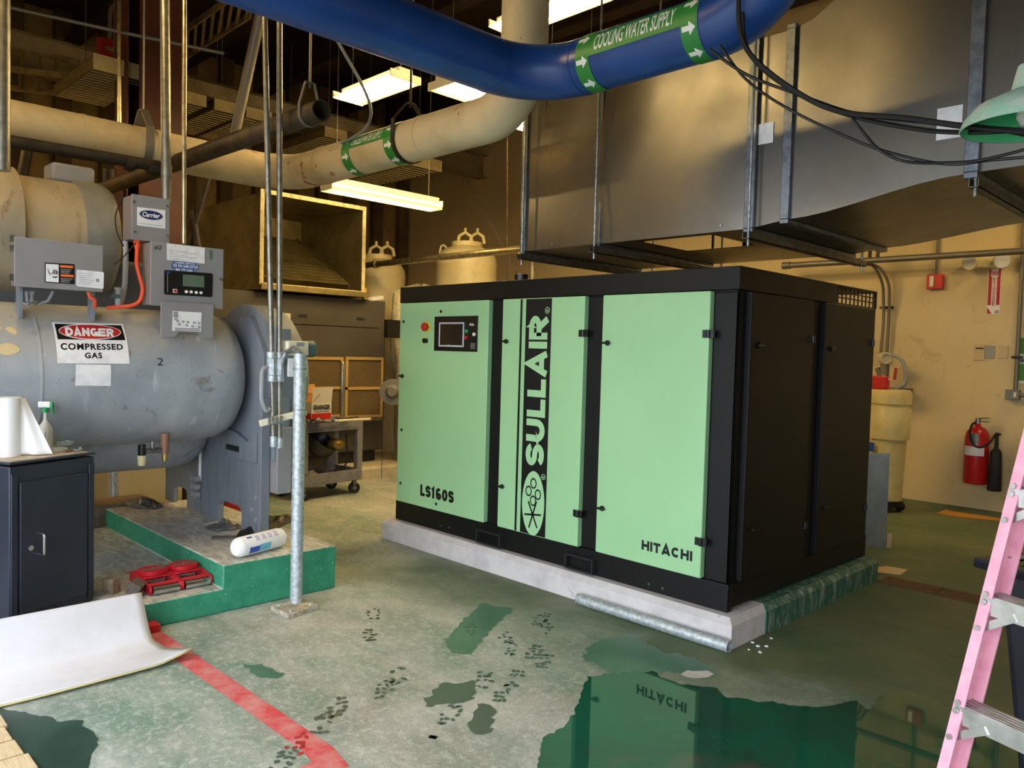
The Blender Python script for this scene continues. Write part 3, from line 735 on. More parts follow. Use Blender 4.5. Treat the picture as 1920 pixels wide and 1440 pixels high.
# tube sheet with legs (plate at y = -1.4) and water box behind it
def plate(q, out, y0=-1.42, t=.04): return q.prism([(x, y0, z) for x, z in out], (0, t, 0))
tp = plate(M(), [(-2.735, .285), (-3.03, .285), (-3.03, .415), (-3.08, .45), (-3.36, .45), (-3.40, .415), (-3.40, .285), (-3.70, .285), (-3.70, 1.5), (-3.5, 1.80), (-2.95, 1.80), (-2.735, 1.55)])
ts = tp.build('tube_sheet', 'plate_grey', ch, label='grey steel end plate with legs', bevel=.004)
q = plate(M(), [(-3.745, .285), (-4.02, .285), (-4.02, .40), (-4.05, .43), (-4.25, .43), (-4.28, .40), (-4.28, .285), (-4.46, .285), (-4.46, 1.4), (-3.745, 1.4)], -1.405, .03)
q.build('tube_sheet', 'plate_grey', ch, label='second grey end plate with legs', bevel=.004)
B('corner_post', 'plate_grey', (-2.735, -1.45, .285), (-2.69, -1.385, 1.25), ch, bevel=.004)
B('joint_strip', 'plate_grey', (-3.745, -1.425, .30), (-3.70, -1.39, 1.2), ch)
M().cyl((-3.70, -1.435, .55), (-3.70, -1.435, 1.12), .012, 12).build('white_rod', 'white', ch)
for k in range(3):
    for dx in (0, .055):
        p = V((-3.755+dx, -1.44, .44+k*.062)); M().cyl(p, p+V((0, -.035, 0)), .024, 8).build('flange_bolt', 'pvc_grey', ch)
for x, z in ((-2.80, .40), (-2.86, .46), (-2.80, .55), (-4.42, .62), (-4.42, .74)):
    M().cyl((x, -1.42, z), (x, -1.432, z), .016, 10).build('bolt_head', 'pvc_grey', ts)
# saddle above the near plate and slot
q = M().prism([(-3.55, -1.43, .80), (-2.76, -1.43, .80), (-2.76, -1.43, 1.0), (-2.9, -1.43, .93), (-3.1, -1.43, .985), (-3.55, -1.43, 1.0)], (0, -.018, 0)); q.build('saddle', 'plate_grey', ch, label='rust streaked saddle plate')
B('slot', 'black_rubber', (-3.22, -1.452, .845), (-3.02, -1.447, .885), ch)
# water box
q = M().lathe((-3.12, -1.38, 1.37), (0, 1, 0), [(0, 0), (0, .52), (.16, .52), (.22, .50), (.30, .40), (.34, .24), (.35, 0)], 40); q.build('water_box', 'plate_grey', ch, label='grey domed water box')
B('water_box_flange', 'plate_grey', (-2.66, -1.40, .82), (-2.615, -1.28, 1.72), ch, bevel=.008)
B('side_box', 'panel_grey', (-2.72, -1.38, .60), (-2.60, -1.27, 1.05), ch, bevel=.006)
# drain stub, valve
p = P(309, 835, X=-2.98); M().cyl((p.x, p.y, p.z-.055), (p.x, p.y, p.z+.08), .023, 18, .03).build('drain_stub', 'copper', ch); M().cyl((p.x, p.y, p.z-.10), (p.x, p.y, p.z-.055), .018, 14).build('drain_plug', 'brass', ch)
p = P(280, 845, X=-2.98); q = M().cyl((p.x, p.y-.02, p.z), (p.x, p.y+.10, p.z), .017, 12).cyl((p.x, p.y+.02, p.z-.01), (p.x, p.y+.02, p.z+.06), .012, 10); q.build('drain_valve', 'steel', ch)
p = P(266, 848, X=-2.95); q = M()
q.cyl((p.x, p.y, p.z-.02), (p.x, p.y, p.z+.05), .024, 16).build('filter_knob', 'black_plastic', ch); M().cyl((p.x, p.y, p.z-.085), (p.x, p.y, p.z-.02), .022, 16, .026).build('filter_bowl', 'cream_tank', ch)
# angle brackets carrying the panels
for y in (-2.80, -2.42): M().bar((-2.98, y, 1.72), (-2.98, y, 1.92), .09, .015, (0, 1, 0)).build('bracket', 'plate_grey', ch)
# rating plate bracket under the control panel
pa, pb = P(302, 580, X=-2.80), P(400, 635, X=-2.80); X_ = -2.80
q = M().prism([(X_, pa.y, pa.z+.05), (X_, pb.y, pa.z+.05), (X_, pb.y, pb.z), (X_, pb.y-.075, pb.z), (X_, pb.y-.10, pb.z+.035), (X_, pa.y+.11, pb.z+.035), (X_, pa.y+.085, pb.z), (X_, pa.y, pb.z)], (-.012, 0, 0))
rp = q.build('mount_plate', 'panel_grey', ch, bevel=.002)
def sheet(name, m, px, X_, parent, t=.0015):
    q = M(); q.prism([P(x, y, X=X_) for x, y in px], (-t, 0, 0)); return q.build(name, m, parent, smooth=0)
sheet('rating_plate', 'paper', [(324, 583), (378, 586), (377, 622), (323, 620)], X_+.002, rp)
for x, y in ((327, 597), (331, 600), (341, 601), (350, 602), (362, 603), (371, 604), (334, 606), (348, 608), (359, 610), (371, 611)):
    sheet('print_block', 'print_grey', [(x, y), (x+5, y+.3), (x+5, y+4), (x, y+3.7)], X_+.0035, rp, .0008)
for y in (615, 618): sheet('print_block', 'decal_black', [(328, y), (375, y+1.5), (375, y+2.5), (328, y+1)], X_+.0035, rp, .0008)
sheet('print_block', 'print_grey', [(325, 584), (334, 584.5), (334, 596), (325, 595.5)], X_+.0035, rp, .0008)
# danger sticker wrapped on the drum
def on_drum(x, y, lift=.003):
    d = (P(x, y, D=1)-CAM); o = CAM
    a = d.x**2+d.z**2; bq = 2*((o.x-CX)*d.x+(o.z-CZ)*d.z); cq = (o.x-CX)**2+(o.z-CZ)**2-(CR+lift)**2
    return o+d*((-bq-math.sqrt(max(bq*bq-4*a*cq, 0)))/(2*a))
def drum_patch(name, m, quad, parent, lift=.003, nu=10, nv=8, shape=None, ell=0):
    """quad: pixel corners TL, TR, BR, BL wrapped on the drum skin"""
    TL, TR, BR, BL = [on_drum(*c) for c in quad]
    def st(p): return (p.y, math.atan2(p.z-CZ, p.x-CX))
    A, B_, C_, D_ = st(TL), st(TR), st(BR), st(BL)
    def pt(u, v):
        y = (A[0]*(1-u)+B_[0]*u)*(1-v)+(D_[0]*(1-u)+C_[0]*u)*v; t = (A[1]*(1-u)+B_[1]*u)*(1-v)+(D_[1]*(1-u)+C_[1]*u)*v
        return V((CX+(CR+lift)*math.cos(t), y, CZ+(CR+lift)*math.sin(t)))
    q = M()
    if ell:
        n = 36; pts = [pt(.5, .5)]
        for rr in (.5, 1):
            pts += [pt(.5+.5*rr*math.cos(2*math.pi*i/n), .5+.5*rr*math.sin(2*math.pi*i/n)) for i in range(n)]
        q.add(pts, [(0, 1+i, 1+(i+1) % n) for i in range(n)]+[(1+i, 1+n+i, 1+n+(i+1) % n, 1+(i+1) % n) for i in range(n)])
    elif shape:
        vs, fs = shape; q.add([pt(a, 1-b) for a, b in vs], fs)
    else: q.grid(lambda u, v: pt(u, v), nu, nv)
    return q.build(name, m, parent, smooth=60)
def unit_text(txt, bold, **k):
    vs, fs = text_mesh(txt, (0, 0, 0), (1, 0, 0), (0, 1, 0), 1, 1, bold, **k); vs, fs = dense(vs, fs); return [(v.x, v.y) for v in vs], fs
dq = [(97, 604), (230, 607), (243, 682), (108, 681)]
ds = thing('danger_sign', 'white danger sticker reading compressed gas on the grey drum', 'sign', on_drum(170, 645), None)
drum_patch('backing', 'paper', dq, ds, .002)
drum_patch('black_field', 'decal_black', [(102, 607), (227, 610), (235, 638), (108, 636)], ds, .003)
drum_patch('white_oval', 'white', [(108, 606), (225, 610), (228, 638), (111, 636)], ds, .004, ell=1)
drum_patch('red_oval', 'red_plain', [(110, 608), (224, 611), (226, 637), (112, 634)], ds, .005, ell=1)
drum_patch('lettering', 'white', [(121, 614), (212, 617), (214, 632), (123, 630)], ds, .006, shape=(lambda q_: ([(v.x, v.y) for v in q_[0]], q_[1]))(dense(*stroke_text('DANGER', .26, {'*': .80}, .07))))
drum_patch('lettering', 'decal_black', [(113, 643), (230, 645), (231, 656), (114, 656)], ds, .003, shape=unit_text('COMPRESSED', .035, space=1.15))
drum_patch('lettering', 'decal_black', [(159, 661), (191, 661), (192, 672), (159, 672)], ds, .003, shape=unit_text('GAS', .035, space=1.2))
drum_patch('blank_sticker', 'paper', [(142, 683), (208, 684), (208, 724), (141, 723)], None, .002)
o = bpy.data.objects['blank_sticker']; tag(o, 'small blank white sticker below the danger sticker', 'sticker')
drum_patch('drawn_number', 'decal_black', [(295, 671), (306, 671), (306, 685), (295, 685)], ve, .002, shape=unit_text('2', -.01))
mat('bare_patch', (205, 184, 140), .7)
for i, pq in enumerate(([(8, 612), (28, 613), (34, 630), (14, 622)], [(-4, 641), (36, 646), (38, 664), (-4, 668)], [(-6, 610), (2, 610), (2, 620), (-6, 622)])):
    drum_patch('peeled_patch', 'bare_patch', pq, ve, .0015, ell=1)

# ---- starter panel (left), with labels
def cabinet(name, label, pa, pb, X_, depth, cat='control box', m='panel_grey', side='panel_side'):
    a, b_ = P(*pa, X=X_), P(*pb, X=X_); z0, z1 = b_.z, a.z; y0, y1 = a.y, b_.y
    t = thing(name, label, cat, (X_-depth/2, (y0+y1)/2, z0))
    B('case', side, (X_-depth, y0+.004, z0+.004), (X_-.012, y1-.004, z1-.004), t, bevel=.004)
    d = B('cover', m, (X_-.012, y0, z0), (X_, y1, z1), t, bevel=.003)
    return t, d, (y0, y1, z0, z1)
sp, sc, r_ = cabinet('starter_box', 'wide grey starter box with a shock warning label above the drum', (27, 443), (193, 548), -2.83, .09)
a = M(); XF = -2.83
def on(name, m, px, parent, dx, X_=XF): return sheet(name, m, px, X_+dx, parent, .0012)
on('warning_label', 'decal_black', [(84, 492), (140, 495.5), (140, 533), (84, 529.5)], sc, .0015)
on('picture_field', 'white', [(86, 494.5), (110, 496), (110, 529.5), (86, 528)], sc, .003)
on('orange_bar', 'orange', [(113, 497), (137, 498.5), (137, 503), (113, 501.5)], sc, .003)
on('orange_bar', 'orange', [(114, 514), (138, 515.5), (138, 520), (114, 518.5)], sc, .003)
for k in range(3):
    on('print_line', 'print_grey', [(114, 504.5+k*3), (134-k*2, 505.8+k*3), (134-k*2, 507+k*3), (114, 505.9+k*3)], sc, .003)
    on('print_line', 'print_grey', [(114, 521.5+k*3), (136-k*3, 522.8+k*3), (136-k*3, 524+k*3), (114, 522.9+k*3)], sc, .003)
for k, (x, t_, b_) in enumerate(((96.5, 511, 513.5), (99.3, 506, 513.8), (102, 505, 514.5), (104.6, 506, 514.5), (106.8, 508, 514.5))):
    on('hand_symbol', 'decal_black', [(x, t_), (x+1.4, t_+.1), (x+1.6, b_), (x+.2, b_)], sc, .0045)
on('hand_symbol', 'decal_black', [(98, 517.5), (102.5, 519), (107.5, 517.5), (107, 520), (104, 521), (100, 520.5)], sc, .0045)
on('hand_symbol', 'decal_black', [(89, 504), (90, 504), (92, 510), (95, 515.5), (94, 516), (91, 511.5)], sc, .0045)
on('instruction_sticker', 'paper', [(143.5, 507), (146, 505.5), (193, 510), (195, 512), (194, 540.5), (192, 541.5), (146, 537), (143, 535)], sc, .0035)
for k in range(6): on('print_line', 'print_grey', [(147, 511+k*4), (176-(k % 3)*4, 513.5+k*4), (176-(k % 3)*4, 514.1+k*4), (147, 511.6+k*4)], sc, .005)
on('print_line', 'print_grey', [(180, 522.5), (186, 523), (186, 529), (180, 528.5)], sc, .005)
for z in (447, 466, 520):
    p = P(23, z, X=-2.86); M().obox(p, (.012, 0, 0), (0, .012, 0), (0, 0, .018)).build('hinge', 'steel', sp)
for x0_, x1_, sag in ((50, 54, 20), (58, 66, 22), (62, 50, 20), (100, 72, 16)):
    a, b_ = P(x0_, 546, X=-2.87), P(x1_, 570, X=-2.94)
    M().tube([a, a.lerp(b_, .35)+V((0, 0, -.03)), a.lerp(b_, .7)+V((0, .01, -.01)), b_], .009, 8).build('lead_wire', 'wire_grey', sp)
a, b_ = P(165, 547, X=-2.87), P(178, 577, X=-2.92)
M().tube([a, P(168, 556, X=-2.87), P(178, 563, X=-2.87), b_], .010, 8).build('orange_lead', 'orange_cord', sp)
# ---- control panel with screen
pc_, pcov, r_ = cabinet('control_box', 'grey chiller control box with a green screen and paper notes', (283, 452), (418, 580), -2.83, .15)
XF = -2.83
on('display_plate', 'black_plastic', [(308, 508), (310, 506), (397, 512.5), (399, 515), (398, 555), (396, 557), (309, 552), (307.5, 549)], pcov, .004)
on('screen', 'screen_green', [(343, 514.5), (383, 517.5), (383, 539), (343, 536.5)], pcov, .0055)
on('display_edge', 'print_grey', [(314, 513), (314.8, 513), (314.5, 548), (313.8, 548)], pcov, .0055)
for x, y, m in ((328, 545.5, 'red_plain'), (349, 547, 'paper'), (358, 547.5, 'paper'), (367.5, 548.5, 'paper'), (376.5, 549, 'paper')):
    p = P(x, y, X=XF+.004)
    if m == 'red_plain': M().obox(p, (.003, 0, 0), (0, .013, 0), (0, 0, .012)).build('button_plate', 'white', pcov)
    M().cyl(p, p+V((.007, 0, 0)), .0095, 14).build('push_button', m, pcov)
on('maker_badge', 'blue_label', [(311, 508.5), (319, 509), (319, 512), (311, 511.5)], pcov, .0055)
on('inspection_notice', 'paper', [(313, 456), (384, 464.5), (384, 494.5), (313, 487)], pcov, .005)
for k in range(5): on('print_line', 'print_grey', [(317, 468+k*4), (352+(k % 2)*18, 472+k*4), (352+(k % 2)*18, 472.7+k*4), (317, 468.7+k*4)], pcov, .0066)
on('green_tag', 'screen_green', [(392, 468), (398, 469), (398, 486), (393, 487)], pcov, .003)
for k, (t_, a, b_) in enumerate((('CARRIER SERVICE', (325, 489.5), (367, 496)), ('703 934 3400 EXT04', (322, 492), (373, 503)), ('1 800 379 6484', (323.5, 500.5), (363, 511)))):
    yl0 = (489, 493.5, 501)[k]; h_ = (6, 8, 8)[k]
    on('label_tape', 'blue_label', [(a[0], yl0), (b_[0], yl0+(b_[0]-a[0])*.085), (b_[0], yl0+h_+(b_[0]-a[0])*.085), (a[0], yl0+h_)], pcov, .002)
    o_ = P(a[0]+2, yl0+h_-1.2, X=XF+.0026); e_ = P(b_[0]-2, yl0+h_-1.2+(b_[0]-a[0]-4)*.085, X=XF+.0026); hh = P(a[0]+2, yl0+1.2, X=XF).z-o_.z
    text('lettering', 'white', pcov, t_, o_, e_-o_, (0, 0, 1), (e_-o_).length, hh, bold=.02)
p = P(289, 468, X=XF+.001); text('lettering', 'decal_black', pcov, '#2', p, (0, 1, 0), (0, 0, 1), .045, .03, bold=0, shear=.2)
p = P(413, 524, X=XF); M().cyl(p, p+V((.02, 0, 0)), .011, 12).build('door_lock', 'chrome', pcov)
# ---- small maker's box
mb, mc, r_ = cabinet('relay_box', 'small grey relay box with a white maker nameplate and orange cord', (247, 363), (318, 457), -2.95, .17, m='panel_grey')
XF = -2.95
on('nameplate', 'paper', [(257, 388), (310, 394), (310, 429), (257, 422.5)], mc, .002, -2.95)
c0 = P(283.5, 403.5, X=-2.947); q = M(); n = 32; hw = (P(306, 405, X=-2.947).y-P(261, 402, X=-2.947).y)/2; tl = .11
def oval(s_, x): 
    return [V((x, c0.y+hw*s_*math.cos(2*math.pi*i/n), c0.z+hw*.40*s_*math.sin(2*math.pi*i/n)-0*tl)) for i in range(n)]
q.add(oval(1, -2.9465), [tuple(range(n))]).build('logo_edge', 'print_grey', mc, smooth=0)
q = M(); q.add(oval(.92, -2.946), [tuple(range(n))]).build('logo_oval', 'navy', mc, smooth=0)
text('lettering', 'white', mc, 'Carrier', c0+V((.0018, -hw*.74, -hw*.2)), (0, 1, 0), (0, 0, 1), hw*1.48, hw*.42, bold=.035, shear=.25)
on('print_line', 'print_grey', [(260, 418), (305, 423.5), (305, 424.3), (260, 418.8)], mc, .0035, -2.95)
for x, y in ((251, 378.5), (313, 387), (252, 434.5), (313.5, 442)):
    p = P(x, y, X=-2.95); M().cyl(p, p+V((.008, 0, 0)), .008, 10).build('cover_screw', 'chrome', mc)
a = P(257, 455, X=-2.98); pts = [a, P(257, 470, X=-2.95), P(255.5, 495, X=-2.92), P(262, 520, X=-2.92), P(269, 543, X=-2.92), P(262, 567, X=-2.93), P(245, 574, X=-2.93), P(200, 577, X=-2.96)]
M().tube(fillet(pts, .08, 5), .0115, 10).build('orange_cord', 'orange_cord', mb)
M().cyl(a+V((0, 0, .005)), P(257, 468, X=-2.955), .022, 12, .013).build('cord_plug', 'orange_cord', mb)
a = P(235, 452, X=-3.05); M().tube(fillet([a, P(236, 480, X=-3.05), P(234, 540, X=-3.05), P(226, 570, X=-3.05)], .05, 4), .017, 10).build('flexible_conduit', 'pvc_grey', mb)
q = M().tube(fillet([P(232, 366, X=-2.9), P(214, 405, X=-2.9), P(220, 440, X=-2.9), P(232, 462, X=-2.9)], .06, 5), .004, 6).tube([P(255, 455, X=-2.9), P(235, 478, X=-2.9), P(213, 497, X=-2.9)], .004, 6); q.build('black_wire', 'cable_black', mb)
p = P(222, 556, X=-2.97); q = M().cyl(p-V((0, 0, .07)), p+V((0, 0, .045)), .02, 14).cyl(p+V((0, 0, .045)), p+V((0, 0, .055)), .026, 14); q.build('pressure_tap', 'pvc_grey', ch); M().bar(p+V((.02, 0, 0)), p+V((.02, -.05, 0)), .02, .025).build('tap_handle', 'teal_plastic', ch)

# ================================================================ pipes rising by the chiller
def riser(px, y0, y1, X_, r, m, label, top=6.3, coupling=None, name='riser_pipe', px0=None):
    b_ = P(px, y1, X=X_); t = P(px0 if px0 is not None else px, y0, X=X_)
    d = (t-b_); t = b_+d*((top-b_.z)/d.z)
    th = thing(name, label, 'pipe', b_)
    M().cyl(b_, t, r, 20).build('pipe', m, th)
    if coupling:
        c = P(px, coupling, X=X_); M().cyl(c-V((0, 0, .04)), c+V((0, 0, .04)), r*1.16, 20).build('coupling', m, th)
    return th
riser(4, 0, 320, -2.95, .040, 'galv_riser', 'thick galvanized pipe at the left edge above the motor housing')
riser(312, 0, 380, -3.10, .030, 'galv_riser', 'galvanized pipe with a coupling dropping behind the relay box', coupling=320, px0=309)
riser(345, 0, 457, -2.92, .014, 'galv_warm', 'thin bright conduit dropping into the chiller control box', px0=346)
# pair of conduits strapped to the post
post = P(555, 1138, Z=0)
tc = [((495, 20), (515, 838), 'left of two thin galvanized conduits strapped beside the post'), ((525, 32), (521, 838), 'right of two thin galvanized conduits strapped beside the post')]
for i, (a, b_, lab) in enumerate((((496, 20), (513, 836), tc[0][2]), ((524, 32), (524, 838), tc[1][2]))):
    X_ = -2.20; bt, tt = P(*b_, X=X_), P(*a, X=X_); d = tt-bt; top = bt+d*((6.3-bt.z)/d.z)
    th = thing('conduit', lab, 'conduit', bt, 'conduits by the post')
    zf = P(513, 690, X=X_).z; k0 = bt+d*((zf-.085-bt.z)/d.z); k1 = bt+d*((zf+.10-bt.z)/d.z)
    M().cyl(bt, top, .0165 if i == 0 else .0175, 16).build('pipe', 'galv_riser', th)
    M().cyl(bt+V((0, 0, -.005)), bt+V((0, 0, .06)), .021, 16).build('end_coupling', 'galv_post', th)
    M().cyl(k0, k1, .030, 18).build('conduit_body', 'galv_post', th, bevel=.006)
    n_ = (CAM-k0); n_.z = 0; n_.normalize(); c0_ = (k0+k1)/2+n_*.028; s_ = V((-n_.y, n_.x, 0))
    M().obox(c0_, s_*.018, V((0, 0, .055)), n_*.008).build('cover_plate', 'galv_post', th, bevel=.008)
    if i == 0:
        zs = P(487, 690, X=X_); pts = [(k0+k1)/2, P(492, 690, X=X_), P(490, 750, X=X_), P(500, 772, X=X_), P(506, 765, X=X_)]
        M().tube(fillet(pts, .06, 5), .014, 10).build('flexible_conduit', 'pvc_grey', th)
# post with base plate
pt = thing('support_post', 'galvanized steel post bolted to the floor in front of the green plinth', 'post', (post.x, post.y, 0))
ztop = P(557, 663, X=post.x).z
M().cyl((post.x, post.y, .03), (post.x, post.y, ztop), .037, 28).build('post_tube', 'galv_post', pt)
bq = [P(508, 1135, Z=.03), P(541, 1152, Z=.03), P(598, 1133, Z=.03), P(566, 1121, Z=.03)]
mat('plate_cream', (196, 186, 170), .7, 0, (150, 138, 118), 20)
cz_ = sum((p for p in bq), V((0, 0, 0)))/4
M().prism([V((p.x, p.y, 0)) for p in bq], (0, 0, .028)).build('base_plate', 'plate_cream', pt, bevel=.003)
for p in bq: 
    g_ = p.lerp(cz_, .35); M().cyl((g_.x, g_.y, .028), (g_.x, g_.y, .04), .011, 6).build('anchor_bolt', 'galv_post', pt)
zc = P(556, 692, X=post.x).z
for z in (zc, P(556, 768, X=post.x).z): M().lathe((post.x, post.y, z), (0, 0, 1), [(-.006, .037), (-.006, .042), (.006, .042), (.006, .037)], 24).build('clamp_ring', 'galv', pt)
# strut bar behind post holding the conduits
a, b_ = P(487, 794, X=-2.18), P(574, 772, X=-2.12)
q = M(); q.bar(a, b_, .03, .038); q.build('strut_bar', 'pipe_white', pt, label='slotted cream strut bar', bevel=.003)
for x, y in ((505, 790), (512, 789), (519, 788), (527, 787)):
    p = P(x, y, X=-2.12); M().obox(p, (.01, 0, 0), (0, .004, 0), (0, 0, .025)).build('strap', 'galv', pt)
# junction box behind the post
a, b_ = P(541, 673, X=-2.16), P(574, 705, X=-2.16)
jb = thing('junction_box', 'white metal junction box clamped behind the galvanized post', 'junction box', (a.x-.03, (a.y+b_.y)/2, b_.z))
B('case', 'pvc_grey', (-2.23, a.y, b_.z), (-2.165, b_.y, a.z), jb, bevel=.006)
B('lid', 'white', (-2.165, a.y-.004, b_.z-.004), (-2.155, b_.y+.004, a.z+.004), jb, bevel=.002)
# actuator on top of the post
X_ = -2.2; a, b_ = P(533, 640, X=X_), P(574, 667, X=X_); c_ = P(590, 667, X=X_)
av = thing('flow_transmitter', 'white and dark green transmitter head on the galvanized post', 'transmitter', ((a.x), a.y, b_.z))
M().box((X_-.05, a.y, b_.z), (X_+.04, b_.y, a.z+.005)).build('housing', 'pipe_white', av, bevel=.012, seg=3)
zc = (a.z+b_.z)/2; M().lathe((X_-.005, b_.y-.005, zc), (0, 1, 0), [(0, .053), (.05, .053), (.058, .045), (.058, 0)], 24).build('end_cap', 'teal_plastic', av)
p = P(557, 641, X=X_); M().obox((X_+.041, p.y, p.z-.015), (.002, 0, 0), (0, .025, 0), (0, 0, .012)).build('nameplate', 'print_grey', av)
a = P(536, 662, X=-2.14); b_ = P(552, 652, X=-2.14); M().cyl(a, b_, .017, 14).build('cable_gland', 'galv', av); M().tube([a, a.lerp(P(530, 672, X=-2.15), .7), P(528, 690, X=-2.18)], .011, 10).build('flex_lead', 'galv', av)
M().cyl((post.x, post.y, ztop-.005), (post.x-.09, post.y, ztop+.03), .02, 14).build('stem', 'galv', av)

# ================================================================ black tool cabinet on the low tread
ZTOP = .98
k0 = P(18, 868, Z=ZTOP); k1 = P(177, 848, Z=ZTOP)
u_ = (k1-k0); wid = u_.length; u_.normalize(); n_ = V((u_.y, -u_.x, 0)); UPZ = V((0, 0, 1))
dep = .42; zb = .145
tcab = thing('tool_cabinet', 'black steel tool cabinet with one door and a scuffed front', 'cabinet', ((k0+k1)/2-n_*dep/2+V((0, 0, zb-ZTOP))))
ctr = (k0+k1)/2-n_*dep/2
hz = (ZTOP-zb)/2
M().obox((ctr.x, ctr.y, zb+hz-.01), u_*wid/2, n_*dep/2, UPZ*(hz-.012)).build('case', 'cabinet_black', tcab, bevel=.006)
fc = (k0+k1)/2
def onface(a, z, out=0): return V((fc.x, fc.y, z))+u_*a+n_*out
M().obox(onface(.0, (zb+.05+ZTOP-.105)/2, .005), u_*(wid*.40), n_*.007, UPZ*((ZTOP-.105-zb-.05)/2)).build('door', 'cabinet_black', tcab, bevel=.004)
for a in (-.455, .455): M().obox(onface(a*wid, zb+hz-.02, .003), u_*wid*.035, n_*.005, UPZ*(hz-.04)).build('corner_trim', 'cabinet_black', tcab, bevel=.003)
zh = P(65, 1017, X=fc.x).z
q = M().tube(fillet([onface(-wid*.185, zh+.055, .012), onface(-wid*.185, zh+.055, .045), onface(-wid*.185, zh-.055, .045), onface(-wid*.185, zh-.055, .012)], .014, 5), .0065, 10); q.build('handle', 'chrome', tcab)
M().cyl(onface(-wid*.29, zh-.01, .010), onface(-wid*.29, zh-.01, .018), .014, 18).build('lock', 'chrome', tcab)
M().obox((ctr.x, ctr.y, ZTOP-.006), u_*(wid/2+.004), n_*(dep/2+.004), UPZ*.006).build('top_tray', 'cabinet_black', tcab, bevel=.002)
M().obox((ctr.x, ctr.y, ZTOP+.0015), u_*(wid/2-.02), n_*(dep/2-.02), UPZ*.002).build('top_liner', 'bench_top', tcab)
zt = ZTOP+.0045
def ontop(x, y): p = P(x, y, Z=zt); return p
# paper roll standing on the cabinet
p = ontop(24, 856)+n_*-.05; hh = P(20, 745, X=p.x).z-zt
pr_ = thing('paper_roll', 'tall white paper towel roll standing on the tool cabinet', 'paper roll', p)
q = M().lathe(p, (0, 0, 1), [(0, .02), (0, .068), (hh, .068), (hh, .022), (hh-.02, .02)], 32); q.build('roll', 'tissue', pr_)
s0 = p+V((.064, .02, 0)); d_ = (RT*1.0); d_.z = 0; d_.normalize()
def loose(u, v):
    w = (.01+.17*(u**1.3))*v; z = hh*(1-u*.97)
    return p+d_*(.062+w)+FW*(-.02-.03*math.sin(3*v)*u)+V((0, 0, max(z*1.0*(1-.0*v)-.0, .002)))
q = M().grid(lambda u, v: p+d_*(.062+.145*u*v)+V((FW.x, FW.y, 0))*(.012+.05*v+.012*math.sin(v*9)*u)+V((0, 0, max(hh*(1-.02)-(hh*.96)*u-(.0)*v, .003))), 16, 12)
q.build('loose_sheet', 'tissue', pr_, solid=.002, smooth=60)
# spray bottle
p = ontop(99, 842)+n_*-.06; p = p+V((0, 0, 0)); sb_ = thing('spray_bottle', 'clear spray bottle with a green and white trigger on the tool cabinet', 'spray bottle', p)
H_ = .17
q = M().lathe(p, (0, 0, 1), [(0, 0), (0, .050), (.004, .055), (.10, .055), (.125, .046), (.15, .022), (.165, .013), (.205, .013)], 28)
q.xf(Matrix.Translation(p) @ Matrix.Diagonal((1.0, .72, 1, 1)) @ Matrix.Translation(-p)); q.build('bottle', 'bottle_clear', sb_)
M().cyl(p+V((0, 0, .205)), p+V((0, 0, .228)), .017, 18).build('collar', 'green_btn', sb_)
q = M().obox(p+d_*-.004+V((0, 0, .248)), d_*.036, V((-d_.y, d_.x, 0))*.011, UPZ*.018); q.build('sprayer_head', 'white', sb_, bevel=.008)
q = M().obox(p+d_*.036+V((0, 0, .247)), d_*.008, V((-d_.y, d_.x, 0))*.009, UPZ*.016).bar(p+d_*.036+V((0, 0, .235)), p+d_*.046+V((0, 0, .195)), .014, .008); q.build('trigger', 'green_btn', sb_, bevel=.003)
M().obox(p+n_*.042+V((0, 0, .06)), u_*.035, n_*.001, UPZ*.038).build('label_print', 'print_grey', sb_)
# tape measure, drill bit cases, small parts
p = ontop(29, 850); tm = thing('tape_measure', 'black and chrome tape measure at the front of the tool cabinet top', 'tape measure', p)
M().obox(p+V((0, 0, .009)), u_*.040, n_*.024, UPZ*.009).build('lower_case', 'chrome', tm, bevel=.006)
M().obox(p+V((0, 0, .026)), u_*.026, n_*.020, UPZ*.009).build('upper_case', 'black_plastic', tm, bevel=.005)
for i, (x, y, l, w, z, lab) in enumerate(((98, 848, .072, .03, 0, 'lower clear plastic bit case on the tool cabinet'), (111, 836, .06, .026, .0, 'upper clear plastic bit case on the tool cabinet'), (130, 832, .018, .016, 0, 'tiny clear plastic box near the cabinet edge'))):
    p = ontop(x, y); t = thing('bit_case', lab, 'case', p, 'plastic cases on the cabinet')
    M().obox(p+V((0, 0, .008)), u_*l, n_*w, UPZ*.008).build('base', 'clear_plastic', t, bevel=.002)
    for k in range(5 if i < 2 else 2):
        M().obox(p+u_*(l*(-.8+.4*k))+V((0, 0, .018)), u_*l*.14, n_*w*.9, UPZ*.004).build('rib', 'clear_plastic', t)
for i, (x, y, m, lab) in enumerate(((125, 848, 'copper', 'copper coloured fitting among the bits'), (135, 846, 'steel', 'small steel socket beside the bit case'), (144, 848, 'steel', 'steel nut near the cabinet edge'), (150, 843, 'chrome', 'chrome bit lying near the cabinet edge'))):
    p = ontop(x, y); a = random.uniform(0, 3); dd = V((math.cos(a), math.sin(a), 0))
    q = M().cyl(p-dd*.016+V((0, 0, .009)), p+dd*.016+V((0, 0, .009)), .009, 8, .006).cyl(p+dd*.014+V((0, 0, .009)), p+dd*.028+V((0, 0, .009)), .005, 6); q.build('tool_bit', m, None, lab, 'tool bit', 'loose bits on the cabinet')
p = ontop(157, 838); M().bar(p-u_*.07+n_*.05+V((0, 0, .006)), p+u_*.05-n_*.02+V((0, 0, .006)), .008, .008).build('steel_rod', 'steel', None, 'thin steel rod lying on the cabinet corner', 'rod')

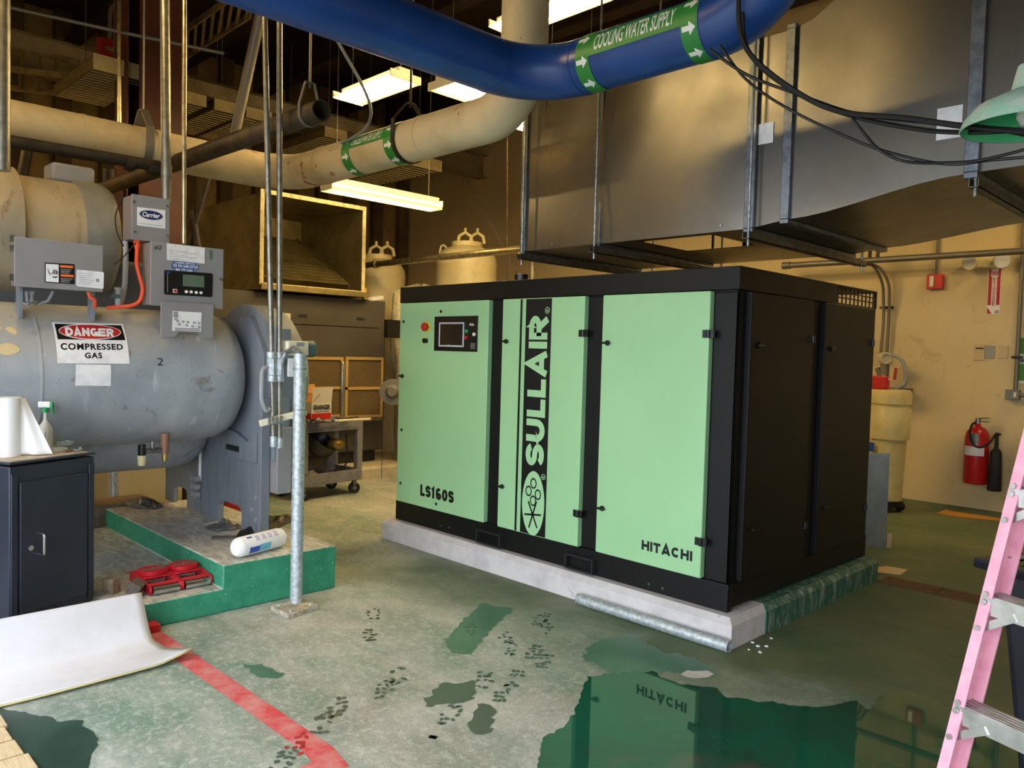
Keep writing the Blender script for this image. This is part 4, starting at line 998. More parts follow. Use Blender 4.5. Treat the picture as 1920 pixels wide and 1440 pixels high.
# ================================================================ red machine skates on the low tread
ZS = .1425
sk_d, sk_n = V((0, 1, 0)), V((1, 0, 0))
def skate(cpx, label, gid):
    c = V((cpx[0], cpx[1], ZS)); t = thing('machine_skate', label, 'machine skate', c, 'red machine skates')
    L, Wd = .086, .165
    q = M()
    for s_ in (-1, 1):
        out = [c+sk_n*(-Wd)+V((0, 0, .012)), c+sk_n*(Wd)+V((0, 0, .006)), c+sk_n*(Wd+.012)+V((0, 0, .03)), c+sk_n*(Wd)+V((0, 0, .055)), c+sk_n*(.01)+V((0, 0, .075)), c+sk_n*(-Wd)+V((0, 0, .075))]
        q.prism([p+sk_d*(s_*L*.93) for p in out], sk_d*(s_*L*.14))
    q.obox(c+V((0, 0, .070))-sk_n*.055, sk_d*L*.95, sk_n*.10, UPZ*.006)
    q.bar(c+sk_d*-L+sk_n*(Wd-.028)+V((0, 0, .058)), c+sk_d*L+sk_n*(Wd-.028)+V((0, 0, .058)), .02, .014)
    q.build('frame', 'red_paint', t, bevel=.004)
    for o_ in (Wd-.004, Wd-.052, -.06, -.11):
        M().cyl(c-sk_d*L*.86+sk_n*o_+V((0, 0, .026)), c+sk_d*L*.86+sk_n*o_+V((0, 0, .026)), .0225, 20).build('roller', 'chrome', t)
    q = M().cyl(c-sk_n*.045+V((0, 0, .078)), c-sk_n*.045+V((0, 0, .100)), .080, 40)
    for k in range(30):
        an = 2*math.pi*k/30; q.obox(c-sk_n*.045+V((math.cos(an)*.080, math.sin(an)*.080, .089)), V((math.cos(an), math.sin(an), 0))*.004, V((-math.sin(an), math.cos(an), 0))*.005, UPZ*.009)
    tt = q.build('turntable', 'red_paint', t)
    M().obox(c-sk_n*.045+V((0, 0, .101)), sk_d*.07, sk_n*.018, UPZ*.001).build('name_strip', 'old_wood', tt)
    M().cyl(c-sk_n*.045+V((0, 0, .10)), c-sk_n*.045+V((0, 0, .106)), .008, 10).build('pivot_bolt', 'steel', tt)
    return t
s1 = skate((-2.54, -2.190), 'red steel machine skate with round turntable beside the wooden wedge', 1)
s2 = skate((-2.54, -2.006), 'red steel machine skate with round turntable against the green step', 2)
c = V((-2.70, -2.25, ZS+.06)); M().tube([c, c-sk_d*.02-sk_n*.03, c-sk_d*.05-sk_n*.03, c-sk_d*.055-sk_n*.03+UPZ*.02], .006, 8).build('pull_hook', 'chrome', s1)
# wood
p = V((-2.58, -2.42, ZS)); M().obox(p+V((0, 0, .045)), V((.028, .018, 0)), V((-.018, .028, 0)), UPZ*.044).build('wood_block', 'block_wood', None, 'small upright pale wood block by the tool cabinet', 'wood block', bevel=.003)
p = V((-2.44, -2.335, ZS)); q = M(); dd = V((.55, .75, 0)).normalized(); sn = V((-dd.y, dd.x, 0))
q.obox(p+V((0, 0, .050)), (dd*.030-UPZ*.018), (UPZ*.028+dd*.017), sn*.055); q.build('wood_block', 'old_wood', None, 'weathered grey wood block tilted against a red skate', 'wood block', bevel=.004)

# ================================================================ things on the high tread
ZH = .287
a, b_ = P(442, 1049, Z=ZH), P(524, 1027, Z=ZH); d = (b_-a).normalized(); r_ = .062
a = a+V((-.03, .02, r_)); b_ = b_+V((-.03, .02, r_)); 
tp_ = thing('towel_pack', 'wrapped white paper towel roll lying on the green plinth edge', 'paper towels', ((a+b_)/2-V((0, 0, r_))))
M().lathe(a, d, [(-.02, 0), (-.016, .02), (-.012, .045), (.004, .058), (.02, r_), ((b_-a).length-.02, r_), ((b_-a).length, .058), ((b_-a).length+.012, .04), ((b_-a).length+.016, 0)], 28).build('wrapper', 'tissue', tp_)
def on_roll(name, m, t0, t1, a0, a1):
    s_ = d.cross(UPZ).normalized(); w_ = s_.cross(d)   # s_ points to viewer side
    if s_.dot(CAM-a) < 0: s_ = -s_
    def f(u, v):
        an = math.radians(a0+(a1-a0)*v); return a+d*(t0+(t1-t0)*u)+(s_*math.cos(an)+UPZ*math.sin(an))*(r_+.0012)
    M().grid(f, 6, 6).build(name, m, tp_, smooth=60)
mat('pack_blue', (44, 84, 190), .4); mat('pack_cyan', (110, 190, 220), .4); mat('pack_lilac', (196, 186, 222), .5)
on_roll('print_blue', 'pack_blue', .05, .13, -38, 0); on_roll('print_cyan', 'pack_cyan', .13, .22, -38, 5); on_roll('print_blue', 'pack_blue', .05, .09, 55, 68)
for k in range(4): on_roll('print_lilac', 'pack_lilac', .11+k*.05, .14+k*.05, 30, 66)
# plastic bags and rags
def crumple(name, m, c, sx, sy, h, label, cat, ang=0, seed=1):
    rnd = random.Random(seed); ph = [rnd.uniform(0, 6) for _ in range(8)]
    ca, sa = math.cos(ang), math.sin(ang)
    def f(u, v):
        x, y = (u-.5)*2, (v-.5)*2; rr = math.sqrt(x*x+y*y); k = 1/max(1, rr/ max(abs(x), abs(y), 1e-6)) if rr > 0 else 1
        x, y = x*k, y*k; e_ = max(0, 1-(x*x+y*y))
        z = h*(e_**.6)*(.55+.25*math.sin(5*x+ph[0]+2*y)+.25*math.sin(7*y+ph[1]-3*x)+.15*math.sin(13*x+ph[2])*math.sin(11*y+ph[3]))
        px = x*sx*(1+.12*math.sin(6*y+ph[4])); py = y*sy*(1+.15*math.sin(5*x+ph[5]))
        return (c.x+px*ca-py*sa, c.y+px*sa+py*ca, c.z+max(z, 0)+.002)
    q = M().grid(f, 26, 26); return q.build(name, m, None, label, cat, smooth=50, solid=.002)
crumple('plastic_bag', 'bag_plastic', P(268, 948, Z=ZH), .20, .10, .07, 'crumpled clear grey plastic bag far back on the plinth', 'bag', .3, 3)
crumple('plastic_bag', 'bag_plastic', P(420, 990, Z=ZH), .13, .09, .06, 'grey plastic bag caught in the leg opening of the chiller', 'bag', .8, 4)
crumple('plastic_sheet', 'bag_black', P(500, 988, Z=ZH), .38, .12, .06, 'black plastic sheet behind the chiller legs', 'plastic sheet', 2.2, 6)
p = P(428, 946, Z=0.0); M().lathe((-5.0, -.62, 0), (0, 0, 1), [(0, 0), (0, .14), (.28, .17), (.28, .165), (.02, .13), (.02, 0)], 28).build('bucket', 'red_paint', None, 'red bucket seen through the leg opening of the chiller', 'bucket')
M().obox(P(432, 1008, Z=ZH+.006), V((.07, .10, 0)), V((.03, -.02, 0)), UPZ*.006).build('slate_chip', 'old_wood', None, 'flat grey board scrap behind the towel pack', 'scrap')
p = P(184, 968, Z=.142); M().lathe(p, (0, 0, 1), [(0, 0), (0, .05), (.10, .055), (.10, .05), (.01, .045), (.01, 0)], 20).build('blue_cup', 'pack_blue', None, 'blue plastic cup beside the tool cabinet', 'cup')

# ================================================================ curved white panel leaning on the step
y1 = -2.40; pf = []
def prof_sheet(t):
    # foot lies on the floor, then sweeps up to the step edge
    x = [-1.62, -1.74, -1.86, -1.96, -2.04, -2.10, -2.15, -2.19][0]
    return x
base = [(-1.70, .010), (-1.80, .003), (-1.88, .006), (-1.945, .030), (-1.995, .075), (-2.035, .130), (-2.075, .190), (-2.115, .245)]
def sheet_pt(u, v, o=0):
    k = u*(len(base)-1); i = min(int(k), len(base)-2); f = k-i
    x = base[i][0]*(1-f)+base[i+1][0]*f; z = base[i][1]*(1-f)+base[i+1][1]*f
    y = -2.42-v*1.75+(.10*max(0, 1-u*2.2))*(1-v)**3
    x += .05*math.sin(v*5.0+.4)*max(0, 1-u*2.2)+.25*v*0
    z += .035*max(0, 1-u*4)*max(0, 1-v*12) + .006*math.sin(v*9)*max(0, 1-u*3)
    return (x, y, z+o)
mat_ = M().grid(lambda u, v: sheet_pt(u, v, .012), 28, 40)
cpn = thing('curved_panel', 'curved glossy white foam-backed panel leaning on the green step', 'panel', (-1.9, -3.2, 0))
mat_.build('white_skin', 'sheet_white', cpn, solid=.003, smooth=60)
M().grid(lambda u, v: sheet_pt(u, v, .0055), 28, 40).build('foam_back', 'sheet_foam', cpn, solid=.009, smooth=60)
B('red_wedge', 'red_paint', (-2.245, -2.40, 0), (-2.16, -2.30, .045), None, label='small red wedge at the foot of the green plinth', cat='wedge', bevel=.004)

# ================================================================ pale slats in the near left corner
sl = thing('slat_mat', 'pale wooden slats laid side by side at the lower left corner', 'wooden slats', (-1.2, -3.6, 0))
for k in range(6):
    x = -1.585+.148*k; off = random.uniform(-.012, .012)
    B('slat', 'pale_wood', (x, -4.3, .002), (x+.140, -3.185+off, .02), sl, bevel=.003)

# ================================================================ overhead pipes
def hanger_clevis(name, c, axis, r, top, label, m='hanger_steel', rod=.008, parent=None, w=.035):
    """strap loop round a pipe plus threaded rod"""
    t = thing(name, label, 'hanger', (c[0], c[1], c[2]-r), 'pipe hangers')
    ax = V(axis).normalized(); c = V(c); sd = ax.cross(UPZ).normalized(); q = M(); n = 24; pts = []
    for i in range(n+1):
        a = math.pi+math.pi*i/n; pts.append(c+sd*math.cos(a)*(r+.006)+UPZ*math.sin(a)*(r+.006))
    full = [c-sd*(r+.006)+UPZ*r*.9]+pts+[c+sd*(r+.006)+UPZ*r*.9, c+sd*.03+UPZ*(r+.13), c-sd*.03+UPZ*(r+.13), c-sd*(r+.006)+UPZ*r*.9]
    for a, b_ in zip(full, full[1:]):
        if (b_-a).length > 1e-4: q.bar(a, b_, w, .006, ax.cross(b_-a)) if False else q.obox((a+b_)/2, (b_-a)/2*1.03, ax*w/2, ax.cross((b_-a).normalized())*.003)
    q.build('strap', m, t)
    M().cyl(c+UPZ*(r+.10), V((c.x, c.y, top)), rod, 8).build('rod', m, t)
    return t
# ---- chilled water pipe (cream jacket)
CHX, CHY, CHR = -4.2, -.45, .148
zA = P(225, 266, X=CHX).z; zB = P(830, 250, Y=CHY).z; ZCH = (zA+zB)/2
xup = P(985, 30, Y=CHY).x
path = arc_fillet([(CHX, -4.74, ZCH), (CHX, CHY, ZCH), (xup, CHY, ZCH), (xup, CHY, 6.39)], .34, 12)
cw = thing('chilled_water_pipe', 'thick cream insulated chilled water pipe with peeling jacket under the ceiling', 'pipe', (CHX, CHY, ZCH-CHR))
M().tube(path, CHR, 36).build('jacket', 'chilled_jacket', cw)
def band(c, ax, r, w, m, parent, name='band', lift=.004):
    ax = V(ax).normalized(); M().lathe(V(c)-ax*w/2, ax, [(0, r), (0, r+lift), (w, r+lift), (w, r)], 36).build(name, m, parent)
for px in (152, 290): band((CHX, P(px, 255, X=CHX).y, ZCH), (0, 1, 0), CHR, .03, 'chilled_jacket', cw, 'joint_band')
for px in (612, 800): band((P(px, 270, Y=CHY).x, CHY, ZCH), (1, 0, 0), CHR, .05, 'chilled_jacket', cw, 'joint_band')
def marker(pipe, pts_fn, r, w0, w1, parent, txt, u_dir, s0, s1, m='marker_green', arrows=((-35, 0, 38), (-35, 0, 38)), tang=8, th=.09, a_lo=-12, a_hi=38, bold=.03, bandw=.07):
    """pipe marker wrapped on a pipe running along X: two arrow bands and a text strip; angles measured from -Y toward +Z"""
    Yc, Zc = pts_fn
    def pt(x, a, lift=.003): t = math.radians(a); return V((x, Yc-math.cos(t)*(r+lift), Zc+math.sin(t)*(r+lift)))
    mk = thing('pipe_marker', u_dir, 'pipe marker', pt((s0+s1)/2, 0))
    M().grid(lambda u, v: pt(s0+(s1-s0)*u, a_lo+(a_hi-a_lo)*v), 6, 10).build('text_strip', m, mk, smooth=60)
    for x in (s0-bandw, s1):
        M().grid(lambda u, v: pt(x+bandw*u, -110+250*v), 2, 40).build('arrow_band', m, mk, smooth=60)
        for a in (-62, -15, 32):
            al = bandw*.40; ah = math.degrees(.03/r)
            pts = [(-1, -.38), (.05, -.38), (.05, -1), (1, 0), (.05, 1), (.05, .38), (-1, .38)]
            q = M(); q.add([pt(x+bandw/2+px*al, a+py*ah, .0045) for px, py in pts], [(0, 1, 5, 6), (2, 3, 4), (1, 2, 3, 4, 5)][:1]+[(1, 2, 3), (1, 3, 5), (3, 4, 5)]); q.build('arrow', 'white', mk, smooth=0)
    vs, fs = dense(*text_mesh(txt, (0, 0, 0), (1, 0, 0), (0, 1, 0), 1, 1, bold))
    q = M(); mrg = (s1-s0)*.06; am = (a_hi-a_lo)*.16
    q.add([pt(s0+mrg+(s1-s0-2*mrg)*v.x, a_lo+am+(a_hi-a_lo-2*am)*v.y, .0045) for v in vs], fs); q.build('lettering', 'white', mk, smooth=0)
    return mk
s0, s1 = P(658, 290, Y=CHY-.13).x, P(722, 268, Y=CHY-.13).x
marker(None, (CHY, ZCH), CHR, 0, 0, None, 'CHILLED WATER SUPPLY', 'small green chilled water supply marker on the cream pipe', s0, s1, a_lo=5, a_hi=42, bandw=.11, bold=.012)
hanger_clevis('pipe_hanger', (CHX, P(268, 260, X=CHX).y, ZCH), (0, 1, 0), CHR, 6.0, 'wide grey strap hanger on the cream pipe by the red column', w=.06)
xh = P(768, 265, Y=CHY).x; hanger_clevis('pipe_hanger', (xh, CHY, ZCH), (1, 0, 0), CHR, 6.0, 'dark strap hanger on the cream pipe beside the green marker', 'dark_steel', w=.04)
# ---- blue pipe
BR, BZ = .143, 0
BY = -.72
c1 = P(1300, 62, Y=BY); BZ = c1.z
BX = P(700, 38, Z=BZ).x
xe = P(1478, -40, Y=BY).x
pth = arc_fillet([(BX, -4.74, BZ), (BX, BY, BZ), (xe, BY, BZ), (xe, BY-.0, 6.2)], .36, 14)
bp = thing('cooling_water_pipe', 'large glossy blue cooling water pipe crossing under the ceiling', 'pipe', (BX, BY, BZ-BR))
M().tube(pth, BR, 44).build('pipe', 'blue_pipe', bp)
for c, ax in (((BX, BY-.36, BZ), (0, 1, 0)), ((BX+.36, BY, BZ), (1, 0, 0)), ((xe-.36, BY, BZ), (1, 0, 0))): band(c, ax, BR, .012, 'blue_pipe', bp, 'weld_seam', .003)
s0, s1 = P(1106, 110, Y=BY-.13).x, P(1278, 45, Y=BY-.13).x
marker(None, (BY, BZ), BR, 0, 0, None, 'COOLING WATER SUPPLY', 'long green cooling water supply marker on the blue pipe', s0, s1, a_lo=-8, a_hi=42, bandw=.09, bold=.012)
hanger_clevis('pipe_hanger', ((BX), -3.7, BZ), (0, 1, 0), BR, 6.0, 'strap hanger holding the blue pipe out to the left')
# ---- rusty steel pipe with an open end and the dark branch pipe
pe = P(603, 207, D=4.65); Yr = pe.y; zr = pe.z
pl_ = P(205, 350, Y=Yr); zr2 = pl_.z; rr = .063
rp_ = thing('rusty_pipe', 'rust brown steel pipe with an open end hanging before the strip lights', 'pipe', pe)
q = M().cyl((pe.x, Yr, zr), (pl_.x-.4, Yr, zr2), rr, 28, cap=False).cyl((pl_.x-.4, Yr, zr2), (pe.x, Yr, zr), rr-.008, 28, cap=False).lathe((pe.x, Yr, zr), (1, 0, 0), [(0, rr-.008), (0, rr)], 28); q.build('pipe', 'rusty_steel', rp_)
hx = P(580, 215, Y=Yr).x; hanger_clevis('pipe_hanger', (hx, Yr, zr), (1, 0, 0), rr, 6.0, 'thin ring hanger near the open end of the rusty pipe', w=.025)
a = P(20, 272, X=-3.85); b_ = P(298, 312, X=-3.85)
dk = thing('branch_pipe', 'dark steel branch pipe running below the cream pipe at left', 'pipe', a)
M().cyl((-3.85, a.y-1.8, a.z), (-3.85, b_.y, b_.z), .042, 20).build('pipe', 'dark_steel', dk)
for px in (242, 285, 300): p = P(px, 303+(px-242)*.14, X=-3.85); M().cyl((-3.85, p.y-.03, (a.z+b_.z)/2), (-3.85, p.y+.03, (a.z+b_.z)/2), .052, 20).build('coupling', 'dark_steel', dk)
# flexible grey conduit at an angle and thin hoses
a, b_ = P(490, 20, D=6.6), P(440, 250, D=7.0)
M().tube([a+(a-b_)*.8, a, b_], .045, 16).build('slanted_conduit', 'hanger_steel', None, 'slanted grey conduit behind the two thin conduits', 'conduit')
M().tube(fillet([P(595, 20, D=5.4), P(626, 65, D=5.4), P(680, 160, D=5.5), P(698, 205, D=5.6), P(690, 240, D=5.8), P(655, 262, D=6.0), P(640, 268, D=6.1)], .25, 8), .011, 8).build('drop_cable', 'wire_grey', None, 'thin grey cable looping down past the strip light', 'cable')
# ================================================================ galvanized duct
YD0, YD1 = .20, 1.62; z0d = P(978, 470, Y=YD0).z; z0d = 2.35; z1d = 3.42
xa = P(982, 400, Y=YD0).x; xbr = P(1411, 300, Y=YD0).x; xcr = P(1478, 300, Y=YD0).x; xd = P(1836, 200, Y=YD0).x
du = thing('air_duct', 'huge galvanized sheet metal air duct above the mint machine', 'duct', ((xa+xd)/2, 1, z0d))
def shell(q, secs, openl=False, openr=False):
    """secs: list of (x, y0, y1, z0, z1)"""
    vs = [[(x, y0, z0), (x, y1, z0), (x, y1, z1), (x, y0, z1)] for x, y0, y1, z0, z1 in secs]
    q.add([v for s_ in vs for v in s_], [(i*4+k, i*4+(k+1) % 4, (i+1)*4+(k+1) % 4, (i+1)*4+k) for i in range(len(vs)-1) for k in range(4)])
    return q
# straight section, front face cross-broken (slightly raised centre)
q = M(); hx0, hx1, hy0, hy1 = P(1255, 455, Z=z0d).x, P(1350, 446, Z=z0d).x, .55, 1.1
xm, zm = (xa+xbr)/2, (z0d+z1d)/2
def face4(q, a, b_, c, d, n, k=.014):
    m_ = (V(a)+V(b_)+V(c)+V(d))/4+V(n)*k; q.add([a, b_, c, d, m_], [(0, 1, 4), (1, 2, 4), (2, 3, 4), (3, 0, 4)])
xs_ = P(1128, 350, Y=YD0).x
face4(q, (xa, YD0, z0d), (xbr, YD0, z0d), (xbr, YD0, z1d), (xa, YD0, z1d), (0, -1, 0), .035)
hb0, hb1, hbz = P(1235, 455, Y=YD1).x-.15, P(1360, 446, Y=YD1).x+.15, z0d+.42
for a, b_ in (((xa, z0d), (hb0, z1d)), ((hb1, z0d), (xbr, z1d)), ((hb0, hbz), (hb1, z1d))):
    q.add([(a[0], YD1, a[1]), (b_[0], YD1, a[1]), (b_[0], YD1, b_[1]), (a[0], YD1, b_[1])], [(3, 2, 1, 0)])
q.add([(xa, YD0, z1d), (xbr, YD0, z1d), (xbr, YD1, z1d), (xa, YD1, z1d)], [(0, 1, 2, 3)])
# bottom with a rectangular opening
_a, _b = P(1255, 462, Z=z0d), P(1352, 446, Z=z0d); _c = P(1290, 440, Z=z0d); hx0, hx1 = _a.x-.02, _b.x+.02; hy0, hy1 = YD0+.08, YD0+.62
for a, b_ in (((xa, YD0), (xbr, hy0)), ((xa, hy1), (xbr, YD1)), ((xa, hy0), (hx0, hy1)), ((hx1, hy0), (xbr, hy1))):
    q.add([(a[0], a[1], z0d), (a[0], b_[1], z0d), (b_[0], b_[1], z0d), (b_[0], a[1], z0d)], [(0, 1, 2, 3)])
q.add([(xa, YD0, z0d), (xa, YD1, z0d), (xa, YD1, z1d), (xa, YD0, z1d)], [(0, 3, 2, 1)])
q.build('straight_section', 'duct_metal', du, smooth=5)
shell(M(), [(xbr, YD0, YD1, z0d, z1d), (xcr, YD0, YD1, z0d+.03, z1d)]).build('spool_section', 'duct_metal', du, smooth=20)
# transition: widens upward and forward, then continues
zt0 = P(1835, 318, Y=YD0-.1).z; xe2 = xd
secs = []
for k in range(9):
    t = k/8; s_ = t*t*(3-2*t); secs.append((xcr+(xe2-xcr)*t, YD0-.05*s_, YD1+.1*s_, z0d+.03+(zt0-z0d-.03)*s_, z1d+.62*s_))
shell(M(), secs).build('transition', 'duct_metal', du, smooth=50)
e_ = secs[-1]; shell(M(), [e_, (e_[0]+1.8, e_[1], e_[2], e_[3]+.04, e_[4])]).build('end_section', 'duct_metal', du, smooth=20)
# flanges
def flange(x, s_, w=.035, o=.022, m='duct_flange', lab=None):
    _, y0, y1, z0, z1 = s_; q = M()
    q.box((x-w/2, y0-o, z0-o), (x+w/2, y1+o, z0)).box((x-w/2, y0-o, z1), (x+w/2, y1+o, z1+o)).box((x-w/2, y0-o, z0), (x+w/2, y0, z1)).box((x-w/2, y1, z0), (x+w/2, y1+o, z1))
    return q.build('flange', m, du, bevel=.003)
S0 = (0, YD0, YD1, z0d, z1d)
flange(xa+.01, S0, .05, .02); flange(xs_, S0, .018, .018); flange(xbr, S0, .06, .025); flange(xcr, (0, YD0, YD1, z0d+.03, z1d), .05, .025); flange(xe2, e_, .06, .03)
xq = P(1020, 350, Y=YD0).x; B('folded_seam', 'duct_metal', (xq-.004, YD0-.008, z0d), (xq+.004, YD0, z1d), du)
for x, y in ((1436, 250),):
    p = P(x, y, Y=YD0-.004); M().obox(p, (.045, 0, 0), (0, .001, 0), (0, 0, .058)).build('sticker', 'paper', du)
p = P(1780, 230, Y=YD0-.05); M().obox(p, (.055, 0, 0), (0, .001, 0), (0, 0, .075)).build('sticker', 'paper', du)
for x, y in ((1036, 458), (1352, 423)): p = P(x, y, Y=YD0-.004); M().cyl(p, p+V((0, -.006, 0)), .007, 8).build('screw', 'chrome', du)
p = P(1780, 372, Z=z0d+.3); 
# ---- trapeze hangers under the duct
for i, (x, lab) in enumerate(((xa+.06, 'leftmost strut trapeze under the duct end'), (xs_+.01, 'strut trapeze under the middle of the straight duct'), (xbr+.03, 'strut trapeze below the duct flange near the sticker'), (xe2+.02, 'strut trapeze under the wide right end of the duct'))):
    zz = (z0d-.03) if i < 3 else e_[3]-.035
    t = thing('trapeze_hanger', lab, 'hanger', (x, 1, zz-.04), 'duct trapeze hangers')
    y0_, y1_ = YD0-.10, YD1+.16
    q = M().box((x-.021, y0_, zz-.042), (x-.017, y1_, zz)).box((x+.017, y0_, zz-.042), (x+.021, y1_, zz)).box((x-.021, y0_, zz-.042), (x+.021, y1_, zz-.038)); q.build('strut_channel', 'strut_metal', t)
    for y in (y0_+.03, y1_-.03): M().cyl((x, y, zz-.08), (x, y, 6.2), .0085 if y > 1 else .0075, 8).build('threaded_rod', 'galv', t)
# ---- black cables
def cable(pts, r, label, m='cable_black', tens=.5):
    w = [P(x, y, D=D) for x, y, D in pts]; out = []
    for i in range(len(w)-1):
        p0, p1, p2, p3 = w[max(i-1, 0)], w[i], w[i+1], w[min(i+2, len(w)-1)]
        for k in range(8):
            t = k/8; out.append(.5*((2*p1)+(-p0+p2)*t+(2*p0-5*p1+4*p2-p3)*t*t+(-p0+3*p1-3*p2+p3)*t**3))
    out.append(w[-1]); M().tube(out, r, 8).build('power_cable', m, None, label, 'cable', 'black cables before the duct')
cable([(1385, -30, 3.35), (1392, 75, 3.35), (1450, 142, 3.3), (1560, 205, 3.2), (1700, 222, 3.0), (1820, 238, 2.85), (1960, 250, 2.7)], .011, 'thickest black cable of the bundle before the duct')
cable([(1394, -30, 3.4), (1400, 88, 3.4), (1470, 160, 3.3), (1580, 212, 3.2), (1720, 242, 3.05), (1830, 248, 2.9), (1960, 240, 2.75)], .009, 'lower black cable of the bundle sagging past the duct sticker')
cable([(1330, 92, 3.5), (1400, 140, 3.45), (1500, 178, 3.3), (1600, 212, 3.2), (1700, 226, 3.05), (1830, 236, 2.9), (1960, 262, 2.75)], .007, 'thin black cable joining the bundle from the blue pipe')
cable([(1350, 85, 3.5), (1400, 150, 3.45), (1480, 205, 3.3), (1600, 262, 3.2), (1690, 292, 3.1), (1780, 308, 3.0), (1860, 300, 2.9), (1960, 292, 2.8)], .006, 'thin black cable sagging lowest across the duct')
cable([(1592, 214, 3.18), (1620, 250, 3.15), (1650, 282, 3.1), (1700, 303, 3.05), (1780, 305, 3.0), (1850, 298, 2.9), (1960, 270, 2.8)], .006, 'thin black cable dropping out of the bundle')
# ---- green pendant lamp at upper right
lc = P(1932, 236, D=2.75); gl = thing('pendant_lamp', 'green enamel pendant lamp shade at the upper right edge', 'lamp', lc)
R_ = .215
q = M().lathe(lc, (0, 0, 1), [(-.004, R_), (0, R_+.004), (.03, R_*.97), (.075, R_*.80), (.10, R_*.55), (.125, R_*.30), (.17, R_*.26), (.21, R_*.22), (.22, 0)], 48); q.build('shade', 'lamp_dusty', gl)
q = M().lathe(lc, (0, 0, 1), [(-.003, R_-.002), (.028, R_*.95), (.072, R_*.78), (.095, R_*.5), (.10, 0)], 48); q.build('shade_inside', 'lamp_green', gl)
M().lathe(lc, (0, 0, 1), [(.1, 0), (.08, .04), (.03, .045), (.0, .03), (-.01, 0)], 20).build('bulb', 'lens', gl)
M().cyl(lc+V((0, 0, .21)), V((lc.x, lc.y, 6.2)), .012, 10).build('stem', 'hanger_steel', gl)
# ================================================================ strip lights (lit)
def strip_light(c, axis, L, w, label, tubes=3, louvre=False, rods=True, power=True):
    ax = V(axis).normalized(); sd = ax.cross(UPZ).normalized(); c = V(c)
    t = thing('strip_light', label, 'strip light', c, 'lit strip lights')
    q = M().obox(c+UPZ*.055, ax*L/2, sd*w*.22, UPZ*.035)
    q.build('ballast_case', 'reflector', t, bevel=.004)
    q = M()
    for s_ in ((-1, 1) if not louvre else ()):
        q.obox(c+sd*s_*w*.36+UPZ*.012, ax*L/2, sd*w*.15+UPZ*(-s_*s_*.0)-UPZ*.012*1, (UPZ*.15+sd*s_*.1).normalized()*.002) if False else q.add([c+ax*(-L/2)+sd*s_*w*.2+UPZ*.02, c+ax*(L/2)+sd*s_*w*.2+UPZ*.02, c+ax*(L/2)+sd*s_*w*.5-UPZ*.012, c+ax*(-L/2)+sd*s_*w*.5-UPZ*.012], [(0, 1, 2, 3)])
    q.obox(c+UPZ*.02, ax*L/2, sd*w*.2, UPZ*.002)
    q.build('reflector', 'reflector', t, smooth=0)
    for k in range(tubes):
        o_ = (k-(tubes-1)/2)*w*.27; M().cyl(c+sd*o_-ax*(L/2-.04), c+sd*o_+ax*(L/2-.04), .014, 10).build('tube', 'tube_on', t)
    for s_ in (-1, 1): M().obox(c+ax*s_*L/2+UPZ*.012, ax*.006, sd*w*.48, UPZ*.035).build('end_plate', 'reflector', t)
    if louvre:
        q = M(); nn = 26
        for k in range(nn+1): q.obox(c+ax*(-L/2+L*k/nn)-UPZ*.035, ax*.0025, sd*w*.46, UPZ*.018)
        q.obox(c-sd*w*.46-UPZ*.035, ax*L/2, sd*.003, UPZ*.018).obox(c+sd*w*.46-UPZ*.035, ax*L/2, sd*.003, UPZ*.018).obox(c-UPZ*.035, ax*L/2, sd*.002, UPZ*.018)
        q.build('louvre_grid', 'reflector', t)
    if rods:
        for s_ in (-1, 1): M().cyl(c+ax*s_*L*.42+UPZ*.09, V((c.x, c.y, 6.3))+ax*s_*L*.42, .004, 6).build('hanging_rod', 'hanger_steel', t)
    return t
a, b_ = P(612, 350, X=-5), P(818, 384, X=-5); strip_light((-5, (a.y+b_.y)/2, (a.z+b_.z)/2), (0, 1, 0), (b_-a).length, .24, 'lit strip light with a louvre grid hanging below the cream pipe', 2, True)
a, b_ = P(655, 186, Y=.42), P(758, 148, Y=.42); strip_light(((a.x+b_.x)/2, .42, (a.z+b_.z)/2), (1, 0, 0), (b_-a).length*1.05, .36, 'lit three-tube strip light hanging between the pipes', 3)
p = P(868, 172, D=6.9); strip_light((p.x, p.y+.5, p.z), (0, 1, 0), 1.5, .36, 'lit strip light half hidden behind the blue pipe bend', 3)
p = P(1034, 20, D=6.6); strip_light((p.x, p.y, p.z), (1, 0, 0), 1.2, .34, 'lit strip light at the top edge beside the cream riser', 3)
p = P(1000, 205, D=8.2); strip_light((p.x, p.y+.3, p.z), (1, 0, 0), 1.2, .34, 'lit strip light peeking out behind the duct end', 3)
strip_light((1.3, 4.5, 4.3), (0, 1, 0), 1.2, .36, 'lit strip light over the fire extinguisher wall, out of view', 3)
strip_light((-2.3, -3.3, 4.5), (1, 0, 0), 1.2, .36, 'lit strip light high above the floor, out of view at the top', 3)
strip_light((-7.0, -3.95, 4.2), (1, 0, 0), 1.4, .36, 'lit strip light added out of view at the left to brighten the far left side', 3)  # unseen lamp, added to brighten the dark far left overhead area

